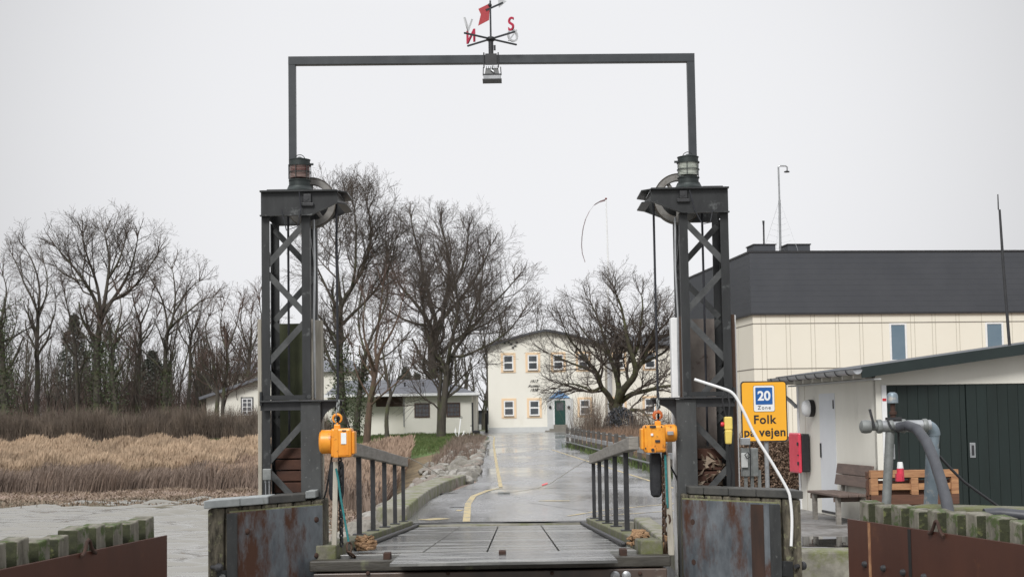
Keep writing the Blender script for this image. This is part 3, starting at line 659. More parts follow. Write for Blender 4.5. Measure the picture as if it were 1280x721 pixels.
        MB().box(a1+.003,a1+.035,YT+.2,YT+.34,-1.3,ztb+.01).build('guide_board', M_brownwood, T, bevel=.004)
        a0, a1 = aX(914.5,450,YT), aX(921.5,450,YT); MB().box(a0+.01,a1,YT+.1,YT+.35,-1.3,aZ(918,392,YT)).build('guide_board', M_brownwood, T, bevel=.005)
        MB().box(a1+.003,a1+.028,YT+.2,YT+.33,.9,aZ(918,392,YT)).build('guide_board', M_white, T, bevel=.005)
        p0, p1 = xi+.02, xo-.1; zp = aZ(880,398,YT+.45)
        MB().box(p0,p1,YT+.5,YT+.53,aZ(880,560,YT+.5),zp).build('backing_panel', M_panelb, T)
        zc = aZ(880,560,YT+.3)
    z = zc; k = 0
    while z > -.9:
        hh = .115; MB().box(min(xo,xi)+.1+.01*(k%3), max(xo,xi)-.1-.008*(k%2), YT+.12, YT+D-.15, z-hh+.012, z).build('counterweight_slab', M_weight, T, bevel=.008); z -= hh; k += 1
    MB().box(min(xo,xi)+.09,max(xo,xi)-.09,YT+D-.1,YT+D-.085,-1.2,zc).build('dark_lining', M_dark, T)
    # ropes over the sheave
    xr1 = wc.x-m*wr; xr2 = wc.x+m*(wr-.02)
    o = MB().tube([(xr1,ym,wc.z),(xr1+.001,ym,1.5),(xr1-m*.015,ym-.2,zb2+.05),(xr1-m*.015,ym-.3,zb2-.1)], .012, 8).build('wire_rope', M_wire, loc=(xr1,ym,1), smooth=True)
    tag(o, 'dark wire rope hanging from the %s tower wheel to its hoist bracket' % ('left' if m < 0 else 'right'), 'cable', 'wire ropes on the towers')
    o = MB().tube([(xr2,ym,wc.z),(xr2,ym,zc+.02)], .012, 8).build('wire_rope', M_wire, loc=(xr2,ym,1), smooth=True)
    tag(o, 'dark wire rope running down inside the %s lattice tower to its weights' % ('left' if m < 0 else 'right'), 'cable', 'wire ropes on the towers')
    # cable conduit down the inner side
    pts = [(xi-m*.03,YT+.1,zt-.28),(xi-m*.045,YT+.05,zt-.8),(xi-m*.03,YT+.06,zt-1.3),(xi-m*.035,YT+.05,zb2+.5),(xi-m*.03,YT+.1,zb2+.02)]
    MB().tube(pts, .012, 7).build('conduit', M_galv, T, smooth=True)
    return dict(T=T, xo=xo, xi=xi, zt=zt, wc=wc, zb=zb2, be=be, c0=c0, c1=c1, YB=YB)
TL = tower('L'); TR = tower('R')
# crumpled sheeting stuffed in the right tower
rnd = random.Random(3); mb = MB()
c = at(892,588,YT+.12)
for k in range(26):
    p = c+Vector((rnd.uniform(-.13,.13), rnd.uniform(-.03,.05), rnd.uniform(-.15,.16))); 
    vs = [p+Vector((rnd.uniform(-.07,.07), rnd.uniform(-.03,.03), rnd.uniform(-.07,.07))) for _ in range(4)]; ce = p+Vector((0,-.04,0)); mb.add(vs+[ce], [(0,1,4),(1,2,4),(2,3,4),(3,0,4)])
M_plastic = mat('crumpled_sheeting', (.34,.27,.2), (.16,.11,.08), 9, .45)
o = mb.build('crumpled_sheeting', M_plastic, loc=c); tag(o, 'crumpled pale brown sheeting stuffed behind the brace at the foot of the right tower', 'sheeting')
# ------------------------------------------------------------------ gantry frame
YG = YT+.3
gl, gr_ = at(365.3,77,YG), at(865,73,YG)
G = thing('gantry_frame', 'dark square tube frame spanning from tower to tower high over the ramp', 'frame', (gl.x, YG, TL['zt']))
MB().box(gl.x-.037, gl.x+.037, YG-.037, YG+.037, TL['zt']+.0, gl.z-.0385).build('upright', M_beam, G, bevel=.004)
xru = aX(866,200,YG)
MB().box(xru-.04, xru+.04, YG-.037, YG+.037, TR['zt']+.0, gr_.z-.0385).build('upright', M_beam, G, bevel=.004)
MB().bar((gl.x-.037,YG,gl.z),(xru+.04,YG,gr_.z),.08,.088,(0,0,1)).build('crossbar', M_beam, G, bevel=.004)
# lanterns
def lantern(c, lensmat, label, lean=1):
    Lq = thing('signal_lantern', label, 'lantern', c, 'signal lanterns on the towers')
    x, y, z = c; r = .106
    MB().lathe(c, [(.15,0),(.15,.012),(.13,.03),(.122,.05)], 24).build('base', M_lantern, Lq, smooth=True)
    MB().lathe((x,y,z+.05), [(r+.012,0),(r+.012,.012),(r,.014),(r,.07),(r+.008,.06),(r+.008,.07)], 24).build('lower_ring', M_lantern, Lq, smooth=True)
    pr = []; 
    for k in range(9): hh = .14+k*.0145; pr += [(r-.012,hh),(r-.002,hh+.004),(r-.002,hh+.010)]
    MB().lathe((x,y,z), pr, 24).build('lens', lensmat, Lq, smooth=True)
    MB().lathe((x,y,z+.268), [(r+.012,0),(r+.012,.012),(r,.014),(r,.055),(r+.006,.058),(r+.006,.064),(.03,.085),(.015,.095)], 24).build('cap', M_lantern, Lq, smooth=True)
    mb = MB()
    for k in range(6):
        t = k*math.pi/3+.3; mb.tube([(x+(r+.008)*math.cos(t),y+(r+.008)*math.sin(t),z+.13),(x+(r+.008)*math.cos(t),y+(r+.008)*math.sin(t),z+.275)], .004, 6)
    mb.torus((x,y,z+.2), r+.008, .004); mb.build('guard', M_lantern, Lq, smooth=True)
    MB().torus((x,y,z+.33), .055, .004, Matrix.Rotation(R(90),3,'X'), 14, 6, 0, math.pi).build('handle', M_lantern, Lq, smooth=True)
    MB().lathe((x+lean*(r+.015),y,z+.285), [(.012,-.02),(.012,.02)], 8, 'X').build('catch', M_lantern, Lq, smooth=True)
    return Lq
yl_ = YT-.0; p = at(374.5,238.5,YT+.06); lantern((p.x,YT+.08,TL['zt']+.006), M_lensred, 'dark ribbed lantern with red glass on top of the left tower')
p = at(861,232,YT+.06); lantern((p.x,YT+.08,TR['zt']+.006), M_lens, 'dark ribbed lantern with clear glass on top of the right tower', -1)
for (T_, pts, lab) in ((TL, [(374,240),(376,262),(372,283),(358,288),(352,262)], 'left'), (TR, [(862,238),(868,262),(878,280),(888,278),(891,262)], 'right')):
    o = MB().tube([at(u,v,YT-.09) for u, v in pts], .006, 7).build('lantern_cable', M_wire, loc=at(*pts[0],YT-.09), smooth=True)
    tag(o, 'thin dark cable looping down from the %s lantern' % lab, 'cable', 'lantern cables')
# ------------------------------------------------------------------ text helper
def text_obj(name, body, size, M, material, parent=None, loc=None, ext=.004, align='CENTER', shear=0, bold=0.0, spacing=1.0):
    cu = bpy.data.curves.new('t', 'FONT'); cu.body = body; cu.size = size; cu.extrude = ext; cu.align_x = align; cu.align_y = 'CENTER'; cu.shear = shear; cu.offset = bold; cu.space_character = spacing
    to = bpy.data.objects.new('t', cu); COL.objects.link(to); dg = bpy.context.evaluated_depsgraph_get(); dg.update()
    me = bpy.data.meshes.new_from_object(to.evaluated_get(dg)); bpy.data.objects.remove(to); me.name = name
    me.transform(M); base = Vector((0,0,0)); p = parent
    while p is not None: base += Vector(p.location); p = p.parent
    o = bpy.data.objects.new(name, me); COL.objects.link(o)
    if parent is not None: o.parent = parent
    elif loc is not None: base = Vector(loc); o.location = loc
    me.transform(Matrix.Translation(-base)); me.materials.clear(); me.materials.append(material); return o
def face_cam(p, yaw=0):   # text plane facing the viewer
    return Matrix.Translation(p) @ Matrix.Rotation(yaw,4,'Z') @ Matrix.Rotation(R(90),4,'X')
# ------------------------------------------------------------------ weather vane
vc = at(613.5,49,YG); vb = at(614,70,YG)
VN = thing('weather_vane', 'weather vane with red and white compass letters above the middle of the gantry', 'weather vane', (vc.x, YG, vb.z))
MB().lathe((vc.x,YG,vb.z-.03), [(.026,0),(.026,.2)], 14).build('socket', M_dark, VN, smooth=True)
MB().lathe((vc.x,YG,vc.z-.01), [(.01,0),(.009,.42)], 8).build('rod', M_beam, VN, smooth=True)
MB().lathe((vc.x,YG,vc.z), [(.04,-.02),(.05,-.01),(.05,.01),(.03,.022)], 16).build('hub', M_dark, VN, smooth=True)
MB().box(vc.x+.028,vc.x+.05,YG-.015,YG+.015,vc.z-.12,vc.z-.07).build('clamp_screw', M_dark, VN)
mb = MB(); mb.box(vc.x-.06,vc.x+.06,YG-.055,YG-.045,vb.z-.11,vb.z+.01)
for s in (-1,1): mb.tube([(vc.x+s*.075,YG-.05,vb.z-.14),(vc.x+s*.075,YG-.05,vb.z+.02),(vc.x+s*.075,YG+.05,vb.z+.02)], .007, 6)
mb.build('clamp', M_dark, VN)
ang = R(43); al = .37; z = vc.z
dirs = [(math.cos(ang+k*math.pi/2), math.sin(ang+k*math.pi/2)) for k in range(4)]
for dx, dy in dirs: MB().bar((vc.x+.03*dx,YG+.03*dy,z),(vc.x+al*dx,YG+al*dy,z),.018,.018).build('arm', M_beam, VN, bevel=.003)
M_vred = mat('vane_red', (.45,.02,.06), None, 5, .5); M_vpale = mat('vane_pale', (.62,.63,.64), None, 5, .5)
for (k, ch, mt_) in ((0,'Ø',M_vpale),(1,'N',M_vred),(2,'V',M_vpale),(3,'S',M_vred)):
    dx, dy = dirs[k]; yaw = math.atan2(dy,dx)
    text_obj('compass_letter', ch, .2, face_cam((vc.x+(al-.055)*dx, YG+(al-.055)*dy, z+.085), yaw), mt_, VN, ext=.007, bold=.002)
zt_ = vc.z+.36
MB().ball((vc.x-.005,YG,zt_), .022,.022,.022).build('ball', M_black, VN, smooth=True)
a = Vector((-.45,.0,-.32)).normalized()
MB().bar((vc.x-.05,YG-.02,zt_-.06),(vc.x+.13,YG+.09,zt_+.05),.02,.02).build('pointer', M_beam, VN)
MB().prism([(vc.x+.09,YG+.07,zt_-.01),(vc.x+.17,YG+.11,zt_+.07),(vc.x+.08,YG+.06,zt_+.09)], (0.004,-.008,0)).build('arrow_head', M_vpale, VN)
fx = [(-.005,zt_+.02),(-.125,zt_-.055),(-.1,zt_-.11),(-.13,zt_-.235),(-.015,zt_-.16)]
M_flag = mat('vane_flag_red', (.5,.07,.08), None, 5, .6)
MB().prism([(vc.x+x,YG+x*.5,zz) for x, zz in fx], (0,.006,0)).build('tail_flag', M_flag, VN)
# floodlight hanging under the crossbar
fc = at(615,84,YG); FL = thing('floodlight', 'small floodlight hanging under the middle of the gantry crossbar', 'floodlight', (fc.x, YG, fc.z))
mb = MB(); mb.hexa([(fc.x-.075,YG-.07,fc.z-.09),(fc.x+.075,YG-.07,fc.z-.09),(fc.x+.075,YG+.07,fc.z-.09),(fc.x-.075,YG+.07,fc.z-.09),(fc.x-.065,YG-.05,fc.z-.025),(fc.x+.065,YG-.05,fc.z-.025),(fc.x+.065,YG+.05,fc.z-.025),(fc.x-.065,YG+.05,fc.z-.025)])
for k in range(6): mb.box(fc.x-.06+k*.022,fc.x-.054+k*.022,YG-.065,YG+.065,fc.z-.03,fc.z-.008)
mb.build('housing', M_steel2, FL)
mb = MB(); mb.box(fc.x-.1,fc.x+.1,YG-.09,YG+.09,fc.z-.155,fc.z-.145); mb.box(fc.x-.092,fc.x+.092,YG-.085,YG+.085,fc.z-.102,fc.z-.092); mb.build('reflector_rim', M_dark, FL)
MB().box(fc.x-.09,fc.x+.09,YG-.08,YG+.08,fc.z-.144,fc.z-.103).build('reflector', M_galv, FL)
mb = MB()
for s in (-1,1): mb.tube([(fc.x+s*.09,YG,fc.z+.0),(fc.x+s*.095,YG,fc.z-.09)], .005, 6)
mb.build('bracket', M_dark, FL)
MB().tube([(fc.x+.01,YG-.04,fc.z),(fc.x-.01,YG-.08,fc.z-.05),(fc.x+.02,YG-.085,fc.z-.07),(fc.x+.01,YG-.06,fc.z-.095)], .008, 6).build('lead', M_galv, FL, smooth=True)
# ------------------------------------------------------------------ chain hoists
YH = 14.42
def hook(mb, c, s=1.0, r=.011):   # open ring hook
    pts = []
    for k in range(15):
        t = R(-60)+k/14*R(300); pts.append((c[0]+.043*s*math.cos(t), c[1], c[2]+.043*s*math.sin(t)))
    mb.tube(pts, [r*(.6+.6*math.sin(math.pi*k/14)) for k in range(15)], 8); return mb
def hoist(side):
    if side == 'L':
        o3 = at(429,553,YH); lab = 'clean orange electric chain hoist hanging on the left tower bracket'
        bx0, bx1, bz0, bz1 = aX(415,555,YH), aX(441,555,YH), aZ(430,571,YH), aZ(430,535,YH); mx0, mx1 = aX(400,552,YH), bx0; mz0, mz1 = aZ(408,567,YH), aZ(408,537,YH)
        om = M_orange; hp = at(421.5,523,YH); ms = -1
    else:
        o3 = at(817,548,YH); lab = 'worn orange electric chain hoist hanging on the right tower bracket'
        bx0, bx1, bz0, bz1 = aX(804,548,YH), aX(831,548,YH), aZ(817,565,YH), aZ(817,531,YH); mx0, mx1 = bx1, aX(845.5,540,YH); mz0, mz1 = aZ(838,552,YH), aZ(838,530,YH)
        om = M_orange2; hp = at(822,519,YH); ms = 1
    Hq = thing('chain_hoist', lab, 'hoist', (o3.x, YH, bz0), 'orange chain hoists')
    w_ = bx1-bx0
    mb = MB(); mb.box(bx0, bx1, YH-.11, YH+.11, bz0, bz1); B = mb.build('body', om, Hq, bevel=.022)
    ex = bx1-.001 if ms < 0 else bx0+.001
    x0, x1 = sorted((ex, ex-ms*.03)); MB().box(x0,x1,YH-.095,YH+.095,bz0+.03,bz1-.03).build('end_cover', om, Hq, bevel=.012)
    mb = MB(); mb.box(bx0+.03*1, bx0+.075, YH-.117, YH-.109, bz0+.0, bz1+.0); mb.box(bx1-.06,bx1-.03,YH-.115,YH-.109,bz0+.02,bz1-.02); mb.build('rib', om, Hq, bevel=.004)
    mzc = (mz0+mz1)/2; mr_ = (mz1-mz0)/2; xa_, xb_ = (mx0, mx1)
    pr = [(mr_*.82,xa_-mzc*0),(mr_,xa_+.02),(mr_,xb_)] if ms < 0 else [(mr_,xa_),(mr_,xb_-.02),(mr_*.82,xb_)]
    MB().lathe((0,YH,mzc), pr, 24, 'X').build('motor', om, Hq, smooth=True)
    cxh = hp.x
    mb = MB(); mb.box(cxh-.03,cxh+.03,YH-.03,YH+.03,bz1-.005,bz1+.04); mb.build('hook_block', om, Hq, bevel=.008)
    mh = M_orange if side == 'L' else M_redorange
    mb = hook(MB(), (cxh,YH,hp.z), 1.0); mb.tube([(cxh,YH,hp.z-.04),(cxh,YH,bz1+.035)], .01, 8); mb.build('hook', mh, Hq, smooth=True)
    if side == 'R': hook(MB(), (cxh-.0,YH-.03,hp.z), .75, .009).build('hook', mh, Hq, smooth=True)
    mb = MB(); chain(mb, [(cxh,YH,hp.z+.03),(cxh+.01,YH+.03,(TL if side=='L' else TR)['zb']-.01)], .009, .05); mb.build('shackle', M_galv2, Hq, smooth=True)
    # labels and screws
    if side == 'L':
        p = at(429.5,547,YH-.118); MB().box(p.x-.026,p.x+.026,YH-.12,YH-.111,p.z-.06,p.z+.05).build('label', M_whitelabel, Hq)
        p = at(430,538,YH-.118); MB().box(p.x-.02,p.x+.02,YH-.119,YH-.111,p.z-.006,p.z+.006).build('stamp', M_dark, Hq)
    else:
        for u, v, w2, h2, mt_ in ((816,533,.03,.012,M_dark),(815,543,.012,.012,M_white),(822,551,.024,.012,M_dark),(816,562,.03,.025,M_orange),(838,541,.03,.018,M_galv)):
            p = at(u,v,YH-.118); MB().box(p.x-w2,p.x+w2,YH-.13 if u > 830 else YH-.124,YH-.1,p.z-h2,p.z+h2).build('label', mt_, Hq, bevel=.002)
        p = at(816,562,YH-.13); MB().lathe((p.x,YH-.124,p.z), [(.016,0),(.016,-.014)], 14, 'Y').build('socket', M_dark, Hq, smooth=True)
        for u, v in ((807,533),(807,560),(827,533)):
            p = at(u,v,YH-.12); MB().lathe((p.x,YH-.111,p.z), [(.008,0),(.008,-.01)], 8, 'Y').build('screw', M_dark, Hq)
    # chain bag
    if side == 'L': u0, u1, v0, v1 = 411.5, 430, 577, 626
    else: u0, u1, v0, v1 = 812.5, 827, 566, 621
    x0, x1, z1, z0 = aX(u0,600,YH+.12), aX(u1,600,YH+.12), aZ(u0,v0,YH+.12), aZ(u0,v1,YH+.12)
    mb = MB(); c_ = (x0+x1)/2; hw = (x1-x0)/2; rings = []
    prof = [(.8,z1),(.95,z1-.03),(1,z1-.12),(1,z0+.08),(.85,z0+.02),(.5,z0)]
    mb.lathe((0,0,0), [(1,0),(1,1)], 4) if False else None
    n = 20; vs = []; fs = []
    for s_, zz in prof:
        for k in range(n):
            t = 2*math.pi*k/n; cxx, sxx = math.cos(t), math.sin(t); q = (abs(cxx)**4+abs(sxx)**4)**-.25
            vs.append((c_+hw*s_*q*cxx*(1+.03*math.sin(5*t+zz*9)), YH+.12+.08*s_*q*sxx, zz))
    for i in range(len(prof)-1):
        for k in range(n): fs.append((i*n+k,i*n+(k+1)%n,(i+1)*n+(k+1)%n,(i+1)*n+k))
    fs.append(tuple(range(n))); fs.append(tuple(range((len(prof)-1)*n,len(prof)*n)))
    mb.add(vs, fs); mb.build('chain_bag', M_bag, Hq, smooth=True)
    return Hq
hoist('L'); hoist('R')
# load chains, teal straps and hooks to the ramp corners (each its own thing)
def chain_thing(pts, label, m_=M_chain, r=.01, L_=.055):
    o = chain(MB(), pts, r, L_).build('load_chain', m_, loc=pts[0], smooth=True); return tag(o, label, 'chain')
chain_thing([at(425,572,YH+.02), at(427,682,14.42)], 'dark load chain hanging from the left hoist to the ramp corner', M_dark)
chain_thing([at(829.5,566,YH+.02), at(830,690,14.42)], 'rusty load chain hanging from the right hoist to the ramp corner')
chain_thing([at(834,632,14.35), at(834,690,14.35)], 'short rusty chain of long links beside the right load chain', M_chain, .011, .12)
chain_thing([at(437,678,14.3), at(436,690,14.25), at(443,696,14.3)], 'short dark chain of long links at the left rope heap', M_chain, .011, .11)
o = MB().tube([at(420,585,14.38),at(423,600,14.38),at(426,622,14.37),at(431,650,14.34),at(436,678,14.3)], .011, 8).build('teal_rope', M_tealrope, loc=at(436,678,14.3), smooth=True); tag(o, 'teal rope slanting down from the left hoist to the rope heap', 'rope')
o = MB().tube([at(831.5,568,14.38),at(833,600,14.36),at(834.5,634,14.34)], .012, 8).build('teal_rope', M_tealrope, loc=at(833,634,14.3), smooth=True); tag(o, 'teal rope hanging beside the right load chain', 'rope')
# black supply cables
for pts, lab in (([(428,512),(420,540),(414,575),(408,612),(402,634)], 'left'), ([(829,555),(834,575),(845,595),(849,606)], 'right')):
    o = MB().tube([at(u,v,YH+.14) for u, v in pts], .009, 8).build('power_cable', M_black, loc=at(*pts[0],YH), smooth=True); tag(o, 'black power cable drooping from the %s hoist to the tower column' % lab, 'cable')
for pts in ([(421,513),(417,525),(418,540)], [(427,510),(434,525),(438,540)]):
    o = MB().tube([at(u,v,YH+.1) for u, v in pts], .008, 8).build('hoist_cable', M_black, loc=at(*pts[0],YH), smooth=True); tag(o, 'black cable strap looping over the left hoist hook', 'cable', 'straps over the left hoist hook')
# ------------------------------------------------------------------ pendant control, junction boxes, bent tube
p = at(910,537,14.3); PC = thing('pendant_control', 'yellow push button pendant with red stop button hanging in front of the right tower', 'remote control', (p.x,14.3,p.z-.14))
mb = MB(); mb.hexa([(p.x-.03,14.27,p.z-.14),(p.x+.03,14.27,p.z-.14),(p.x+.03,14.33,p.z-.14),(p.x-.03,14.33,p.z-.14),(p.x-.035,14.26,p.z+.0),(p.x+.04,14.26,p.z+.0),(p.x+.04,14.33,p.z+.0),(p.x-.035,14.33,p.z+.0)])
mb.box(p.x-.037,p.x+.042,14.262,14.332,p.z+.001,p.z+.13); mb.build('casing', M_yellow, PC, bevel=.012)
MB().lathe((p.x-.037,14.3,p.z+.055), [(.02,0),(.024,-.02),(.02,-.032)], 14, 'X').build('stop_button', M_red, PC, smooth=True)
for k in range(2): MB().lathe((p.x-.036,14.3,p.z+.01-k*.04), [(.01,0),(.01,-.012)], 10, 'X').build('button', M_black, PC)
MB().tube([(p.x+.01,14.3,p.z+.12),at(912,505,14.3),at(910,492,14.32),at(905,486,14.3),at(903,500,14.28),(p.x-.02,14.3,p.z+.125)], .009, 8).build('cable_loop', M_black, PC, smooth=True)
o = MB().tube([(p.x+.02,14.31,p.z-.13),at(912,570,14.32),at(915,590,14.35),at(914,608,14.38)], .01, 8).build('control_cable', M_black, loc=p, smooth=True); tag(o, 'black cable hanging below the yellow pendant', 'cable')
def smooth_pts(P, k=2):
    out_ = []
    for i in range(len(P)-1):
        p0, p1, p2, p3 = P[max(i-1,0)], P[i], P[i+1], P[min(i+2,len(P)-1)]
        for j in range(k):
            t = j/k; out_.append(.5*((2*p1)+(p2-p0)*t+(2*p0-5*p1+4*p2-p3)*t*t+(3*p1-p0-3*p2+p3)*t**3))
    out_.append(P[-1]); return out_
o = MB().tube(smooth_pts([at(u,v,13.15) for u, v in ((868,474),(885,479.5),(905,486),(914,490),(921,498),(932,519),(945,546),(965,578),(984,611),(988,625),(990,650),(989,682))], 4), .0135, 12).build('bent_tube', M_white, loc=at(989,682,13.15), smooth=True)
tag(o, 'thin white bent tube leaning out over the right mooring block', 'tube')
# box with two cable glands on the left tower
p = at(334.5,593,14.45); J = thing('junction_box', 'small grey box with two pipe glands at the foot of the left tower', 'junction box', (p.x,14.45,p.z-.06))
MB().box(p.x-.042,p.x+.042,14.4,14.48,p.z-.052,p.z+.06).build('box', M_galv2, J, bevel=.006)
for s in (-.018,.018): MB().lathe((p.x+s,14.44,p.z-.2), [(.006,0),(.006,.12),(.012,.12),(.012,.148)], 10).build('gland', M_galv, J, smooth=True)
# ------------------------------------------------------------------ mooring blocks (timber piles, steel plate, cap boards)
def mooring(side):
    if side == 'L':
        lab = 'left mooring block of mossy timbers with a rusty blue grey steel plate'
        A = Vector((aX(258,650,13.05), 13.05, 0)); B = Vector((aX(403,640,14.3), 14.3, 0)); P0 = Vector((aX(284,650,13.28), 13.28, 0))
    else:
        lab = 'right mooring block of mossy timbers with a blue grey steel plate and rust strip'
        A = Vector((aX(1003,650,13.1), 13.1, 0)); B = Vector((aX(853,640,14.3), 14.3, 0)); P0 = Vector((aX(975,650,13.35), 13.35, 0))
    m = -1 if side == 'L' else 1
    T = thing('mooring_block', lab, 'mooring block', ((A.x+B.x)/2, (A.y+B.y)/2+.2, -1.2), 'mooring blocks in front of the towers')
    u = (B-A).normalized(); n = Vector((0,0,1)).cross(u); 
    if n.y < 0: n = -n      # pointing away from the viewer
    nf = n; n = Vector((0,1,0))
    Lt = (B-A).length; k = 0; s = 0; rnd = random.Random(4 if side == 'L' else 9)
    while s < Lt-.02:
        w_ = min(rnd.uniform(.2,.26), Lt-s); a = A+u*(s+.006)+n*(.03+rnd.uniform(0,.012)); b = A+u*(s+w_-.006)+n*(.03+rnd.uniform(0,.012)); zt = .985
        q = [a, b, b+n*.5, a+n*.5]
        MB().hexa([(v.x,v.y,-1.7) for v in q]+[(v.x,v.y,zt) for v in q]).build('timber', M_moss, T, bevel=.018); s += w_
    # plate
    a, b = P0, B+u*.0
    def pl(a, b, t0, t1, z0, z1, name, mt_, par=T, bev=.003):
        q = [a-n*t1, b-n*t1, b-n*t0, a-n*t0]
        return MB().hexa([(v.x,v.y,z0) for v in q]+[(v.x,v.y,z1) for v in q]).build(name, mt_, par, bevel=bev)
    def on_line(u_px):
        lo, hi = 0.0, Lt
        g = lambda t: (A+u*t).x/(A+u*t).y - at(u_px,650,13).x/13
        for _ in range(40):
            md = (lo+hi)/2
            if g(lo)*g(md) <= 0: hi = md
            else: lo = md
        return A+u*lo
    a = on_line(284 if m < 0 else 975)+Vector((0,-.002,0)); b = B+Vector((0,-.002,0))
    PLT = pl(a, b, -.02, 0.0, -1.7, .935, 'steel_plate', M_plate)
    pl(a, a+u*.13, 0.002, .03, -1.7, .93, 'edge_strip', M_steel2)
    pl(a+u*.02, b, -.035, -.021, .93, .948, 'moss_line', M_mossgreen)
    Lp = (b-a).length
    if side == 'R': pl(a+u*.2, a+u*.36, .001, .004, -1.7, .92, 'rust_strip', M_plate_rust, bev=0)
    bolts = [(.93,.8),(.93,.45),(.93,.1),(.93,-.2),(.2,.75)] if side == 'L' else [(.89,.72),(.89,.33),(.89,0),(.89,-.3)]
    for f_, z in bolts:
        c = a+u*Lp*f_-n*.001; M_ = Matrix.Rotation(math.atan2(u.y,u.x),3,'Z')
        MB().lathe((c.x,c.y,z), [(.03,0),(.026,-.012),(.012,-.02)], 10, 'Y', M_).build('bolt', M_rust, PLT, smooth=True)
    # lug and bollard pin on the outer timbers
    c = A+u*.17-n*.0; pl(A+u*.13, A+u*.28, 0.0, .02, .28, .42, 'lug', M_steel)
    M_ = Matrix.Rotation(math.atan2(u.y,u.x),3,'Z')
    MB().lathe((c.x,c.y,.36), [(.03,0),(.03,-.035),(.018,-.04)], 12, 'Y', M_).build('pin', M_rust if m > 0 else M_galv2, T, smooth=True)
    c = A+u*.08; MB().lathe((c.x,c.y,.46 if m < 0 else .38), [(.02,.02),(.022,-.05),(.04,-.06),(.04,-.09),(.015,-.11)], 12, 'Y', M_).build('pin', M_dark, T, smooth=True)
    # cap boards
    e = -.02
    mats = [M_grey, M_grey, M_capdark, M_grey] if m < 0 else [M_capdark, M_capdark, M_capdark, M_capdark]
    cuts = [-.03, .42, .78, 1.28, Lt+.0] if m < 0 else [-.02, .55, .9, Lt-.3, Lt-.06]
    for i in range(4):
        up = 0 if m > 0 else (.0 if i < 2 else (-.003 if i == 2 else .02))
        a_ = A+u*(cuts[i]+.003)-n*(.02 if m < 0 and i < 2 else -.02*(i>1)); b_ = A+u*(min(cuts[i+1], Lt-.1)-.003)-n*(.02 if m < 0 and i < 2 else -.02*(i>1))
        q = [a_, b_, b_+n*.45, a_+n*.45]
        MB().hexa([(v.x,v.y,.99+up) for v in q]+[(v.x,v.y,1.062+up) for v in q]).build('cap_board', mats[i], T, bevel=.008)
    return T
mooring('L'); mooring('R')
